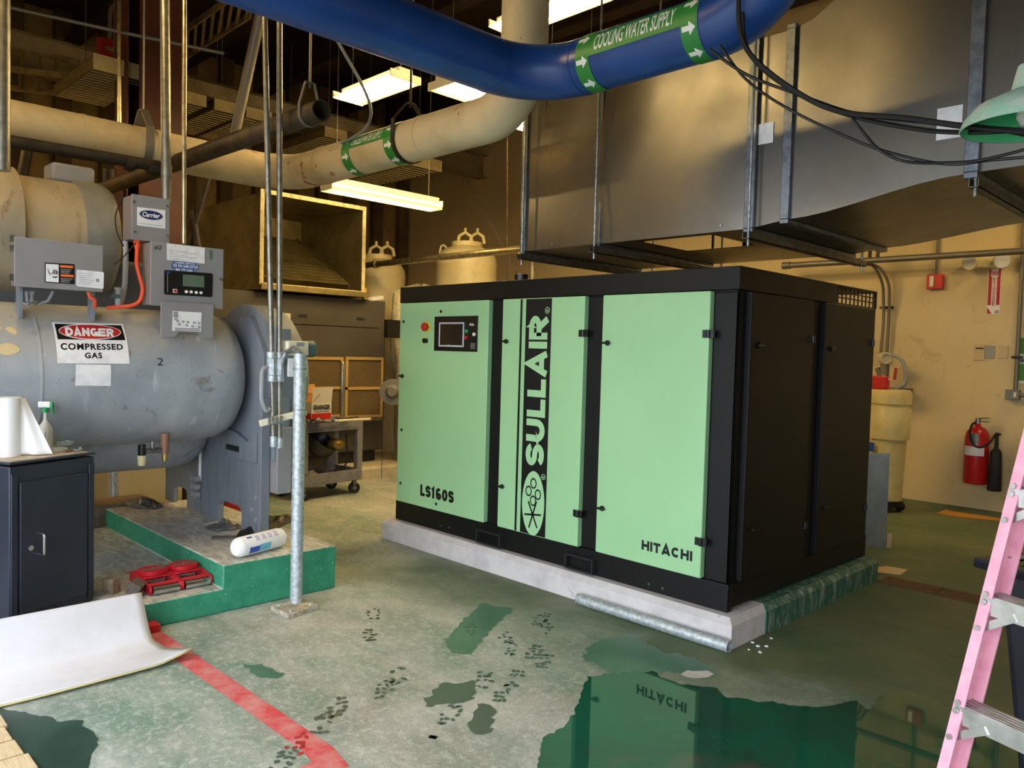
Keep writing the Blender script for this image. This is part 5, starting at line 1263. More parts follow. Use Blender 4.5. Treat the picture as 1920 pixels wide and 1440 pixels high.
# ================================================================ far left: column, beams, trays, unlit louvre lights
col = thing('steel_column', 'dark red steel H column behind the cream pipe', 'column', (-5.9, -1.1, 0))
c0 = P(262, 150, X=-5.9); c1_ = P(345, 150, X=-5.9); yc0, yc1 = c0.y, c1_.y
q = M().box((-5.92, yc0, 0), (-5.90, yc1, 6.4)).box((-6.30, yc0, 0), (-6.28, yc1, 6.4)).box((-6.28, (yc0+yc1)/2-.008, 0), (-5.92, (yc0+yc1)/2+.008, 6.4))
q.build('h_section', 'column_red', col)
B('column_angle', 'column_red', (-6.3, yc0-.10, 0), (-5.95, yc0-.085, 6.4), col)
def beam(name, pa, pb, X_, h, m, label, w=.12, cat='beam'):
    a, b_ = P(*pa, X=X_), P(*pb, X=X_); z = (a.z+b_.z)/2
    q = M().box((X_-w, -4.7, z-h), (X_+w, YB, z-h+.025)).box((X_-w, -4.7, z-.025), (X_+w, YB, z)).box((X_-.012, -4.7, z-h+.025), (X_+.012, YB, z-.025))
    return q.build(name, m, None, label, cat)
beam('wall_beam', (25, 62), (232, 112), -8.6, .42, 'beam_tan', 'tan steel girder high along the left side above the trays')
def pxline(name, pts, r, m, label, cat, n=8):
    M().tube([P(x, y, D=D) for x, y, D in pts], r, n).build(name, m, None, label, cat)
pxline('sprinkler_pipe', [(-30, 3, 6.6), (235, 62, 7.0), (420, 100, 7.4)], .018, 'hanger_steel', 'thin pipe running high along the left ceiling', 'pipe')
# cable ladders
def ladder_tray(label, a, b_, wv, n, r=.016):
    a, b_, wv = V(a), V(b_), V(wv); t = thing('cable_ladder', label, 'cable tray', a, 'cable ladders')
    for k in (0, 1): M().bar(a+wv*k, b_+wv*k, .02, .07).build('side_rail', 'tray_metal', t)
    for k in range(n):
        p = a.lerp(b_, (k+.5)/n); M().bar(p, p+wv, .03, .025).build('rung', 'tray_metal', t)
    return t
a = P(352, 60, D=8.6); b_ = P(480, 20, D=7.2)
za = 5.0
def PZ(x, y): return P(x, y, Z=za)
A_, B_ = PZ(330, 118), PZ(470, 28); W0 = PZ(330, 20)
ladder_tray('cable ladder tray at the top behind the thin bright conduit', A_, B_, (W0-A_)*.55, 9)
za = 4.7
A_, B_ = P(20, 86, Z=4.7), P(150, 118, Z=4.7); W0 = P(20, 128, Z=4.7)
ladder_tray('cable ladder tray at the far upper left', A_-(B_-A_)*.4, B_, W0-A_, 6)
A_, B_ = P(20, 130, Z=4.45), P(120, 142, Z=4.45); W0 = P(20, 165, Z=4.45)
ladder_tray('lower cable ladder tray at the far upper left', A_-(B_-A_)*.4, B_+(B_-A_)*.9, W0-A_, 6)
# unlit louvre lights hung in a row from a channel
X_ = -7.6; a, b_ = P(352, 152, X=X_), P(690, 247, X=X_); zc = (a.z+b_.z)/2
B('strut_rail', 'beam_tan', (X_-.03, a.y-3.6, zc-.10), (X_+.03, b_.y+1.5, zc+.06), None, label='long channel carrying the row of unlit louvre lights', cat='rail')
def louvre_light(y, X0, z, L, w, label, lean=0):
    t = thing('louvre_light', label, 'ceiling light', (X0-L/2, y, z), 'unlit louvre lights')
    B('case', 'dryer_grey', (X0-L, y-w/2, z), (X0, y+w/2, z+.015), t)
    for s_ in (-1, 1): B('side_panel', 'louvre_metal', (X0-L, y+s_*w/2-.006, z-.11), (X0, y+s_*w/2+.006, z), t)
    B('end_panel', 'slat_cream', (X0-.006, y-w/2, z-.12), (X0+.006, y+w/2, z+.03), t)
    for xx in (X0-.2, X0-L+.2): M().cyl((xx, y, z+.015), (xx, y, 6.2), .006, 6).build('hanging_rod', 'hanger_steel', t)
    n = 15
    for k in range(n):
        x = X0-L*(k+.5)/n; B('slat', 'slat_cream', (x-.012, y-w/2+.006, z-.11), (x+.012, y+w/2-.006, z-.10), t)
    return t
ys = [P(x, y, X=X_).y for x, y in ((360, 178), (428, 200), (486, 218), (630, 250))]
labs = ['unlit louvre light first in the row beside the red column', 'unlit louvre light second in the row right of the bright conduit', 'unlit louvre light third in the row behind the two conduits', 'unlit louvre light last in the row near the hanging cable']
for y, lb in zip(ys, labs): louvre_light(y, X_, zc-.12, 1.5, .36, lb)
p = P(195, 150, D=8.0); louvre_light(p.y, p.x+.5, p.z+.05, 1.3, .5, 'large unlit louvre light at the far upper left below the trays')
p = P(760, 310, D=11.0); louvre_light(p.y, p.x+.5, p.z, 1.6, .5, 'unlit louvre light beyond the cream pipe near the back wall')
# red alarm box
p = P(202, 98, X=-6.9); ab = thing('alarm_box', 'dark red alarm box hanging beside the red column', 'alarm box', p)
M().obox(p, (.06, 0, 0), (0, .10, 0), (0, 0, .125)).build('case', 'alarm_red', ab, bevel=.006); M().obox(p+V((.061, .02, .02)), (.001, 0, 0), (0, .07, 0), (0, 0, .02)).build('label_strip', 'tray_metal', ab)
a = p+V((0, .02, .12)); M().tube(fillet([a, a+V((0, 0, .38)), a+V((0, .18, .46)), a+V((0, .8, .46))], .12, 6), .02, 10).build('conduit', 'hanger_steel', ab)
pxline('drop_conduit', [(224, -10, 6.9), (223, 60, 6.9), (224, 232, 6.9)], .017, 'galv_warm', 'thin bright conduit dropping in front of the red alarm box', 'conduit')
# steel legs, wall post shapes seen between chiller and plenum
for a, b_, w_, lab in (((392, 330), (352, 470), .03, 'dark slanted steel brace left of the open plenum'), ((360, 395), (372, 470), .035, 'short dark duct leg behind the control box'), ((205, 318), (205, 380), .06, 'grey stub pipe behind the motor housing'), ((55, 260), (42, 330), .05, 'galvanized stub pipe at far left below the branch pipe')):
    pxl = [P(*a, D=7.6), P(*b_, D=7.6)]; pxl.append(V((pxl[1].x, pxl[1].y, 0))); M().tube(pxl, w_, 12).build('steel_brace', 'dark_steel', None, lab, 'brace')
B('beige_cabinet', 'beige_plate', (-5.7, -1.62, 0), (-5.2, -1.05, .82), None, label='beige metal cabinet seen under the chiller drums', cat='cabinet', bevel=.006)
p = P(193, 900, D=7.3); B('green_bin', 'plinth', (-6.6, -2.9, 0), (-5.9, -1.95, .62), None, label='dark green bin seen under the chiller drums', cat='bin', bevel=.02)
M().cyl((P(214, 900, D=6.6).x, P(214, 900, D=6.6).y, 0), (P(214, 900, D=6.6).x, P(214, 900, D=6.6).y, 1.0), .035, 16).build('floor_pipe', 'galv_post', None, 'galvanized floor pipe seen under the chiller drums', 'pipe')
# tall insulated equipment silhouettes against the left wall
B('wall_panel', 'insulation_tan', (-8.6, -2.2, 0), (-8.3, -.6, 2.9), None, label='tan insulated wall panel behind the chiller', cat='panel', bevel=.01)
B('wall_panel', 'plenum_metal', (-8.2, -2.9, 0), (-7.9, -2.3, 3.2), None, label='dull metal wall panel at far left behind the chiller', cat='panel', bevel=.01)

# ================================================================ dryer cabinet with open plenum
XF = -6.1; y0_, y1_ = -.35, 1.96; zt_ = 2.205
chamfer_slab(M(), -8.0, -5.72, -.8, 2.10, 0, .155, .03).build('dryer_plinth', 'pad_dryer', None, 'concrete plinth under the dark grey dryer cabinet', 'plinth')
dc = thing('dryer_cabinet', 'dark grey machine cabinet below the open plenum', 'machine cabinet', (-6.9, .8, .155))
B('base', 'black_rubber', (-7.9, y0_+.03, .155), (XF-.05, y1_-.08, .30), dc)
B('case', 'dryer_grey', (-7.9, y0_, .30), (XF, y1_, zt_), dc, bevel=.006)
B('top_panel', 'dryer_grey', (XF, y0_+.01, 1.86), (XF+.012, y1_-.09, zt_-.02), dc, bevel=.003)
B('front_panel', 'dryer_grey', (XF, y0_+.01, .32), (XF+.012, y1_-.09, 1.84), dc, bevel=.003)
for x, y in ((568, 592), (676, 598)):
    p = P(x, y, X=XF+.013); M().obox(p, (.004, 0, 0), (0, .055, 0), (0, 0, .018)).build('pull_slot', 'black_rubber', dc)
p = P(538, 593, X=XF+.013); M().obox(p, (.001, 0, 0), (0, .045, 0), (0, 0, .035)).build('label_plate', 'pipe_white', dc)
for x, y, r_ in ((545, 800, .06), (552, 838, .06), (560, 818, .06)): p = P(x, y, X=XF+.013); M().cyl(p, p+V((.01, 0, 0)), r_, 18).build('round_port', 'black_rubber', dc)
# plenum
pn = thing('plenum', 'open galvanized plenum box with a cream flange on the dark dryer cabinet', 'plenum', (-6.8, .87, zt_+.02))
ya, yb, za_, zb_ = .215, 1.535, 2.287, 3.30; xp, xk = -6.0, -7.5
q = M().box((xk, ya-.01, za_), (xp, ya, zb_)).box((xk, yb, za_), (xp, yb+.01, zb_)).box((xk, ya, zb_-.01), (xp, yb, zb_)).box((xk, ya, za_), (xk+.01, yb, zb_))
q.build('walls', 'plenum_metal', pn)
face_ = M(); face4(face_, (xk, ya-.011, za_), (xp, ya-.011, za_), (xp, ya-.011, zb_), (xk, ya-.011, zb_), (0, -1, 0), .03); face_.build('cross_broken_side', 'plenum_metal', pn, smooth=5)
B('bottom_tray', 'plenum_metal', (xk, ya-.03, zt_+.02), (xp+.05, yb+.05, za_), pn)
fr = .035; q = M().box((xp, ya-fr, za_-fr*.6), (xp+.012, ya+fr*.4, zb_+fr)).box((xp, yb-fr*.4, za_-fr*.6), (xp+.012, yb+fr, zb_+fr)).box((xp, ya, zb_-fr*.4), (xp+.012, yb, zb_+fr)).box((xp, ya, za_-fr*.6), (xp+.012, yb, za_+fr*.4))
mat('flange_cream', (214, 200, 150), .6, 0, (176, 150, 96), 20, .5, .7); q.build('flange', 'flange_cream', pn, bevel=.002)
for k in range(15):
    t_ = k/14; x = xp-.12-1.25*t_; z = za_+.10+.62*t_
    M().obox((x, (ya+yb)/2-.05, z), (.022, 0, -.016), (0, (yb-ya)/2-.09, 0), (.0012, 0, .0016)).build('louvre_blade', 'plenum_metal', pn)
M().bar((xp-.10, yb-.12, za_+.06), (xp-1.4, yb-.12, za_+.74), .02, .05).build('louvre_rail', 'plenum_metal', pn); M().bar((xp-.10, ya+.04, za_+.06), (xp-1.4, ya+.04, za_+.74), .02, .05).build('louvre_rail', 'plenum_metal', pn)
# bits on top of the cabinet
p = P(682, 548, X=-6.05); M().cyl((p.x, p.y+.02, zt_), (p.x, p.y+.02, zt_+.14), .045, 16, .03).build('brass_fitting', 'brass', None, 'small brass fitting on the dryer cabinet corner', 'fitting')
p = P(705, 556, X=-6.1); M().obox((p.x-.05, p.y, zt_+.03), (.05, .03, 0), (-.02, .10, .02), (0, 0, .02)).build('carton_scrap', 'white', None, 'small white and black scrap lying on the dryer cabinet', 'scrap')
# framed filter panels leaning on the cabinet
for (pa, pb, lab) in (((540, 668), (641, 782), 'left wood-framed filter panel leaning on the dryer cabinet'), ((648, 669), (717, 782), 'right wood-framed filter panel leaning on the dryer cabinet')):
    a, b_ = P(*pa, X=-5.98), P(*pb, X=-5.98); t = thing('filter_panel', lab, 'filter panel', (-5.98, (a.y+b_.y)/2, b_.z), 'wood-framed filter panels')
    B('screen', 'filter_screen', (-6.02, a.y+.02, b_.z+.01), (-5.985, b_.y-.02, a.z-.01), t)
    zm_ = b_.z+(a.z-b_.z)*.49; w = .035
    B('frame_rail', 'pine', (-6.03, a.y, a.z-w), (-5.97, b_.y, a.z), t); B('frame_rail', 'pine', (-6.03, a.y, zm_-w/2), (-5.97, b_.y, zm_+w/2), t); B('frame_rail', 'pine', (-6.03, a.y, b_.z), (-5.97, b_.y, b_.z+w), t)
    for y in (a.y, b_.y-w): B('frame_stile', 'pine', (-6.03, y, b_.z+w), (-5.97, y+w, a.z-w), t)
pz = P(645, 690, X=-5.94); M().box((-6.0, pz.y-.03, .75), (-5.94, pz.y+.03, 1.43)).build('chrome_angle', 'chrome', None, 'shiny metal angle standing between the filter panels', 'angle', bevel=.02)
B('panel_ledge', 'strut_metal', (-6.08, .35, .70), (-5.9, 1.85, .74), None, label='grey ledge carrying the filter panels', cat='ledge')

# ================================================================ cream tanks, bubble wrap, pipe
def tank(c, r, z0, z1, label, lid=True):
    t = thing('dryer_tank', label, 'tank', (c.x, c.y, z0), 'cream drying tanks')
    h = z1-z0
    M().lathe((c.x, c.y, z0), (0, 0, 1), [(0, 0), (0, r*.9), (.05, r), (h-.22, r), (h-.15, r*.97), (h-.08, r*.86), (h-.03, r*.66), (h, r*.5), (h+.06, r*.5), (h+.06, 0)], 40).build('shell', 'cream_tank', t)
    M().lathe((c.x, c.y, z1-.28), (0, 0, 1), [(0, r), (0, r+.004), (.01, r+.004), (.01, r)], 40).build('weld_seam', 'cream_tank', t)
    s_ = RT.copy(); s_.z = 0; s_.normalize()
    for k in (-.15, .75):
        p = V((c.x, c.y, z1+.05))+s_*r*(k*.45); M().tube([p-s_*.10, p-s_*.08+UPZ*.10, p+UPZ*.15, p+s_*.08+UPZ*.10, p+s_*.10], .025, 8).build('yoke', 'cream_tank', t); M().cyl(p+UPZ*.15, p+UPZ*.21, .02, 8).build('yoke_bolt', 'cream_tank', t)
    p = V((c.x, c.y, z1-.06))-s_*r*.78; M().tube([p-s_*.05-UPZ*.03, p-s_*.03+UPZ*.06, p+UPZ*.08, p+s_*.04+UPZ*.05, p+s_*.05-UPZ*.01], .014, 8).build('lifting_lug', 'cream_tank', t)
    f_ = V((CAM.x-c.x, CAM.y-c.y, 0)).normalized()
    return t, f_, s_
c2 = P(875, 480, D=11.0); r2 = .425; zt2 = P(875, 455, D=11).z-.06
t2, f2, s2 = tank(c2, r2, .1, zt2, 'cream drying tank with an orange badge behind the mint machine')
def tank_badge(t, c, r, f_, s_, a0, a1, z0, z1, m):
    def g(u, v): a = math.radians(a0+(a1-a0)*u); return V((c.x, c.y, 0))+(f_*math.cos(a)+s_*math.sin(a))*(r+.004)+UPZ*(z0+(z1-z0)*v)
    M().grid(g, 8, 2).build('badge', m, t, smooth=60); return g
zb0, zb1 = P(840, 524, D=10.7).z, P(840, 504, D=10.7).z
tank_badge(t2, c2, r2, f2, s2, -72, -18, zb0, zb1, 'tank_orange')
vs, fs = text_mesh('Parker', (0, 0, 0), (1, 0, 0), (0, 1, 0), 1, 1, .04); q = M()
for_v = []
for v in vs: a = math.radians(-66+44*v.x); for_v.append(V((c2.x, c2.y, 0))+(f2*math.cos(a)+s2*math.sin(a))*(r2+.007)+UPZ*(zb0+(zb1-zb0)*(.12+.5*v.y)))
q.add(for_v, fs); q.build('lettering', 'white', t2, smooth=0)
c1t = P(708, 500, D=11.3); zt1 = P(708, 480, D=11.3).z-.05
t1, f1, s1_ = tank(c1t, .40, .1, zt1, 'cream drying tank standing right beside the open plenum')
tank_badge(t1, c1t, .40, f1, s1_, -60, -20, zb0-.05, zb1-.05, 'tank_orange')
# pipe across in front of the tanks
a, b_ = P(690, 494, Y=2.12), P(985, 470, Y=2.12)
gp_ = thing('header_pipe', 'pale galvanized pipe running in front of the cream tanks', 'pipe', a)
M().cyl((a.x-.25, 2.12, (a.z+b_.z)/2), (b_.x+1.2, 2.12, (a.z+b_.z)/2), .04, 20).build('pipe', 'galv_warm', gp_)
for px in (684, 705): p = P(px, 493, Y=2.12); M().cyl((p.x-.02, 2.12, (a.z+b_.z)/2), (p.x+.02, 2.12, (a.z+b_.z)/2), .055, 18).build('coupling', 'galv_warm', gp_)
pxline('riser_rod', [(1000, 470, 8.5), (1000, 560, 8.5), (998, 930, 8.5)], .035, 'galv_warm', 'short pale riser pipe behind the machine top', 'pipe')
pxline('guy_wire', [(868, 320, 9.5), (975, 522, 9.0)], .006, 'cable_black', 'thin dark wire slanting down behind the machine', 'wire', 6)
pxline('guy_wire', [(951, -230, 9.0), (951, 530, 9.0)], .006, 'rusty_steel', 'thin vertical rod hanging behind the duct end', 'wire', 6)
B('timber_bracket', 'pine', (b_.x-.06, 2.07, (a.z+b_.z)/2-.11), (b_.x+.9, 2.17, (a.z+b_.z)/2-.04), None, label='wooden batten behind the header pipe', cat='batten')
# bubble wrapped vessel between tanks
bw_c = P(768, 560, D=10.4)+V((.1, .1, 0))
rnd = random.Random(5); ph = [rnd.uniform(0, 6) for _ in range(6)]
def wrapf(u, v):
    a = 2*math.pi*u; z = v; r_ = .30*(1-.45*abs(z-.55)**1.5)*(1+.14*math.sin(3*a+ph[0]+4*z)+.10*math.sin(5*a+ph[1]-7*z)+.05*math.sin(11*a+9*z))
    if v > .97: r_ *= .1
    return (bw_c.x+r_*math.cos(a)*1.15, bw_c.y+r_*math.sin(a)*1.15, .102+z*2.33+.05*math.sin(4*a+ph[2])*(v > .6))
M().grid(wrapf, 40, 30).build('bubble_wrap', 'bubble_wrap', None, 'lump of bubble-wrapped equipment beside the cream tank', 'bubble wrap', smooth=70)
B('tank_skid', 'pad_dryer', (-8.0, 2.2, 0), (-4.2, 4.2, .10), None, label='concrete base under the cream tanks', cat='plinth', bevel=.01)
p = P(737, 620, D=9.6); M().box((p.x-.05, p.y-.10, p.z-.09), (p.x+.03, p.y+.10, p.z+.13)).box((p.x-.05, p.y-.095, 0), (p.x-.045, p.y-.09, p.z-.09)).build('instrument_box', 'black_plastic', None, label='small black instrument box in the gap left of the mint machine', cat='instrument')
p = P(736, 735, D=9.5); M().lathe(p, (FW.x*-1, FW.y*-1, 0), [(-.4, .09), (-.06, .09), (-.06, .16), (.0, .16), (.0, .09), (.06, .05), (.06, 0)], 24).build('flanged_pipe', 'jbox_grey', None, 'grey flanged pipe end in the gap left of the mint machine', 'pipe')

# ================================================================ service cart
A_ = P(578, 900, Z=.25); FLw, FRw, BLw = P(570, 940, Z=0), P(654, 925, Z=0), P(533, 935, Z=0)
tl, tr = P(578, 800, D=7.95), P(676, 783, D=8.55)
cu_ = V((-.12, .99, 0)).normalized(); cv_ = V((-.99, -.12, 0)).normalized()
c00 = FLw+cu_*-.05+cv_*-.03   # near corner
Lc, Wc = .80, .48; 
sc_ = thing('service_cart', 'grey plastic service cart behind the galvanized post', 'cart', c00+cu_*Lc/2+cv_*Wc/2)
def cbox(q, u0, u1, v0, v1, z0, z1):
    c = c00+cu_*(u0+u1)/2+cv_*(v0+v1)/2+UPZ*(z0+z1)/2; q.obox(c, cu_*(u1-u0)/2, cv_*(v1-v0)/2, UPZ*(z1-z0)/2); return q
def tray(z0, z1):
    q = M(); w = .03
    cbox(q, 0, Lc, 0, Wc, z0, z0+.02); cbox(q, 0, Lc, 0, w, z0+.02, z1); cbox(q, 0, Lc, Wc-w, Wc, z0+.02, z1); cbox(q, 0, w, w, Wc-w, z0+.02, z1); cbox(q, Lc-w, Lc, w, Wc-w, z0+.02, z1); return q
zTop = P(676, 786, X=c00.x+cu_.x*Lc).z
tray(zTop-.11, zTop).build('top_tray', 'cart_plastic', sc_, bevel=.006); tray(.15, .27).build('lower_tray', 'cart_plastic', sc_, bevel=.006)
for u0 in (0, Lc-.075):
    for v0 in (0, Wc-.065): cbox(M(), u0, u0+.075, v0, v0+.065, .27, zTop-.11).build('corner_leg', 'cart_plastic', sc_, bevel=.008)
for u0, v0 in ((.05, .04), (Lc-.08, .04), (.05, Wc-.05), (Lc-.08, Wc-.05)):
    p = c00+cu_*u0+cv_*v0; wd = (cu_*.3+cv_*.95).normalized()
    ca_ = M().cyl(p-wd*.018+UPZ*.062, p+wd*.018+UPZ*.062, .062, 24).build('wheel', 'black_rubber', sc_); M().cyl(p-wd*.02+UPZ*.062, p+wd*.02+UPZ*.062, .022, 12).build('hub', 'cart_plastic', ca_)
    M().obox(p+UPZ*.125, wd*.028, wd.cross(UPZ)*.02, UPZ*.03).build('caster_fork', 'strut_metal', sc_)
def oncart(u, v, z): return c00+cu_*u+cv_*v+UPZ*z
# carton
bx_ = thing('carton', 'open white cardboard carton with red band on the service cart', 'carton', oncart(.16, .2, zTop))
d1 = (cu_*.93+cv_*-.37).normalized(); d2 = V((-d1.y, d1.x, 0)); bo = oncart(.08, .10, zTop)
tilt = UPZ
hB = .19
def cface(o, e1, e2, m, name, t=.004):
    n = e1.cross(e2).normalized(); q = M().obox(o+e1/2+e2/2, e1/2, e2/2, n*t/2); return q.build(name, m, bx_)
bf = P(584, 782, D=8.15); bf.z = zTop+.005
e1 = P(621, 776, D=8.35); e1.z = bf.z; e1 = e1-bf; e3 = P(560, 785, D=8.45); e3.z = bf.z; e3 = e3-bf
cface(bf, e1, UPZ*hB, 'carton_white', 'front_face'); cface(bf, e3, UPZ*hB, 'carton_white', 'side_face'); cface(bf+e1, e3, UPZ*hB, 'cardboard', 'back_face'); cface(bf+e3, e1, UPZ*hB, 'cardboard', 'far_face')
n1 = e1.cross(UPZ).normalized(); n3 = UPZ.cross(e3).normalized()
if n1.dot(CAM-bf) < 0: n1 = -n1
if n3.dot(CAM-bf) < 0: n3 = -n3
cface(bf+n1*.004+UPZ*.015, e1*.98, UPZ*.065, 'red_plain', 'red_band', .001); cface(bf+n3*.004+UPZ*.015, e3*.98, UPZ*.065, 'red_plain', 'red_band', .001)
cface(bf+UPZ*hB, e1, UPZ*.16+n1*.02, 'carton_white', 'front_flap'); cface(bf+UPZ*hB+e3, e1*.95, UPZ*.17+e3*.25, 'cardboard', 'far_flap'); cface(bf+UPZ*hB, e3*.9, UPZ*.09-n3*.09, 'cardboard', 'side_flap')
text('lettering', 'decal_black', bx_, 'GRAINGER', bf+n1*.0065+e1*.06+UPZ*.115, e1, UPZ, e1.length*.86, .055, bold=.035)
cface(bf+n1*.004+e1*.12+UPZ*.092, e1*.78, UPZ*.012, 'print_grey', 'print_line', .001)
# rods and tools on the cart
for i, (a, b_, r_, m, lab) in enumerate((((628, 781), (692, 768), .012, 'pipe_white', 'upper cream pipe length lying on the service cart'), ((634, 784), (695, 773), .013, 'pipe_white', 'lower cream pipe length lying on the service cart'), ((622, 779), (655, 771), .012, 'pack_blue', 'blue rod lying on the service cart'), ((615, 776), (672, 764), .008, 'rusty_steel', 'thin brown rod lying on the service cart'))):
    p, q_ = P(*a, D=8.2), P(*b_, D=8.45); p.z = zTop+.014+.0*i; q_.z = zTop+.02+.02*(i == 3)
    M().cyl(p, q_, r_, 10).build('loose_rod', m, None, lab, 'rod', 'rods on the service cart')
p = P(600, 784, D=8.1); p.z = zTop; crumple('black_rag', 'bag_black', p, .14, .07, .05, 'dark rag on the service cart beside the carton', 'rag', 1.2, 9)
# fan on lower tray
fc_ = oncart(.42, .20, .27); fa = thing('floor_fan', 'black drum fan with a brass coloured motor on the lower cart shelf', 'fan', fc_)
fd = (cu_*.35+cv_*-.55+UPZ*.75).normalized(); hc = fc_+UPZ*.30+cu_*-.08
M().lathe(hc-fd*.10, fd, [(-.02, .05), (0, .13), (.05, .19), (.16, .205), (.18, .20), (.16, .19), (.05, .17), (.02, .1)], 32).build('drum', 'fan_black', fa)
M().ball(hc+cu_*.16+cv_*-.10+UPZ*-.02, .085, 20, (1.2, 1.2, .8)).build('motor', 'fan_gold', fa)
M().cyl(fc_+cu_*.10, fc_+cu_*.10+UPZ*.20, .05, 16).build('stand', 'cart_plastic', fa); M().tube(fillet([fc_+cu_*.26+cv_*-.06+UPZ*.38, fc_+cu_*.28+cv_*-.06+UPZ*.2, fc_+cu_*.27+cv_*-.06+UPZ*.03, fc_+cu_*.18+cv_*-.06+UPZ*.015], .08, 5), .009, 8).build('tilt_leg', 'fan_black', fa)
crumple('shop_rag', 'rag', oncart(.24, .12, .175), .12, .10, .12, 'pale rag heaped on the lower cart shelf', 'rag', .3, 12)

# ================================================================ right: back wall
YW = YB-.002
def wp(x, y, o=0): return P(x, y, Y=YB-o)
# horizontal conduit along the wall and its supports
zc = (P(1475, 497, Y=5.5).z+P(1900, 473, Y=5.5).z)/2
wc_ = thing('wall_conduit', 'grey conduit running along the cream back wall', 'conduit', (-.8, 5.5, zc))
M().cyl((-2.45, 5.5, zc), (XR-.05, 5.5, zc), .036, 20).build('pipe', 'hanger_steel', wc_); M().cyl((-2.50, 5.5, zc), (-2.40, 5.5, zc), .045, 20).build('end_cap', 'hanger_steel', wc_)
p = P(1631, 478, Y=5.5); M().tube(fillet([(p.x, 5.5, zc), (p.x, 5.5, zc+.14), (p.x+.09, 5.5, zc+.14), (p.x+.09, 5.5, zc)], .05, 5), .02, 10).build('hook', 'rusty_steel', wc_)
# two conduits bending down to the pump
for dx, lab in ((0, 'left of two thin conduits bending down the back wall'), (12, 'right of two thin conduits bending down the back wall')):
    pts = [P(1600, 493+dx*.3, Y=5.6), P(1636+dx, 492+dx*.3, Y=5.6), P(1656+dx, 530, Y=5.7), P(1657+dx*.8, 600, Y=5.78), P(1650+dx, 680, Y=5.78)]
    M().tube(fillet(pts, .12, 6), .017, 10).build('thin_conduit', 'hanger_steel', None, lab, 'conduit', 'thin conduits on the back wall')
a = wp(1650, 577, .05); b_ = wp(1675, 577, .05); M().bar((a.x, a.y, a.z), (b_.x, a.y, a.z), .03, .03).build('conduit_clip', 'rusty_steel', None, 'small steel clip bar holding the thin wall conduits', 'clip')
# fire strobe
a, b_ = wp(1741, 516), wp(1770, 542)
st_ = thing('fire_strobe', 'red fire alarm strobe on the cream back wall', 'alarm', ((a.x+b_.x)/2, YB-.03, b_.z))
B('case', 'red_plain', (a.x, YB-.06, b_.z), (b_.x, YB-.001, a.z), st_, bevel=.005)
B('lens', 'lens', (a.x+.035, YB-.075, b_.z+.025), (a.x+.08, YB-.06, a.z-.02), st_, bevel=.006)
p = wp(1757, 516); M().cyl((p.x, YB-.03, a.z), (p.x, YB-.03, 5.6), .015, 10).build('conduit', 'hanger_steel', st_)
# emergency light
a, b_ = wp(1828, 480), wp(1885, 502); el = thing('emergency_light', 'cream emergency light with two round heads on the back wall', 'emergency light', ((a.x+b_.x)/2, YB-.05, b_.z))
B('case', 'cream_tank', (a.x, YB-.10, b_.z), (b_.x, YB, a.z+.03), el, bevel=.015)
for x, y, dx in ((1819, 492, -.25), (1879, 489, .25)):
    p = P(x, y, Y=YB-.14); dd = V((dx, -1, -.1)).normalized()
    M().lathe(p-dd*.06, dd, [(0, 0), (0, .05), (.03, .075), (.075, .085), (.08, .08), (.08, 0)], 28).build('lamp_head', 'cream_tank', el); M().cyl(p+dd*.019, p+dd*.024, .072, 28).build('lens', 'lens', el)
# fire extinguisher sign
sgn = [(1855, 504), (1877, 503), (1873, 588), (1851, 590)]
sg = thing('extinguisher_sign', 'red and white vertical fire extinguisher arrow sign on the back wall', 'sign', wp(1862, 588))
a, b_ = wp(1854, 504), wp(1874, 589); w = b_.x-a.x; x0s, x1s, z0s, z1s = a.x, b_.x, b_.z, a.z; hS = z1s-z0s
B('backing', 'white', (x0s, YB-.003, z0s), (x1s, YB, z1s), sg)
xm_ = (x0s+x1s)/2
def poly(pts, m, parent, y, name): q = M(); q.prism([(x0s+w*u, y, z0s+hS*v) for u, v in pts], (0, .0006, 0)); return q.build(name, m, parent, smooth=0)
poly([(.04, .01), (.40, .01), (.04, .15)], 'red_ext', sg, YB-.0042, 'red_field')
for pts in ([(.04, .20), (.04, .99), (.22, .99), (.22, .82), (.30, .82), (.30, .20)], [(.96, .20), (.96, .99), (.78, .99), (.78, .82), (.70, .82), (.70, .20)]): poly(pts, 'red_ext', sg, YB-.0042, 'red_field')
text('lettering', 'red_ext', sg, 'FIRE', (x0s+w*.12, YB-.005, z0s+hS*.85), (1, 0, 0), (0, 0, 1), w*.76, hS*.09, bold=.03)
for k, ch_ in enumerate('EXTINGUISHER'): text('lettering', 'red_ext', sg, ch_, (x0s+w*(.38 if ch_ != 'I' else .46), YB-.005, z0s+hS*(.755-.052*k)), (1, 0, 0), (0, 0, 1), w*(.24 if ch_ != 'I' else .08), hS*.04, bold=.03)
text('lettering', 'decal_black', sg, '22', (x0s+w*.62, YB-.005, z0s+hS*.02), (1, 0, 0), (0, 0, 1), w*.34, hS*.06, bold=.02)
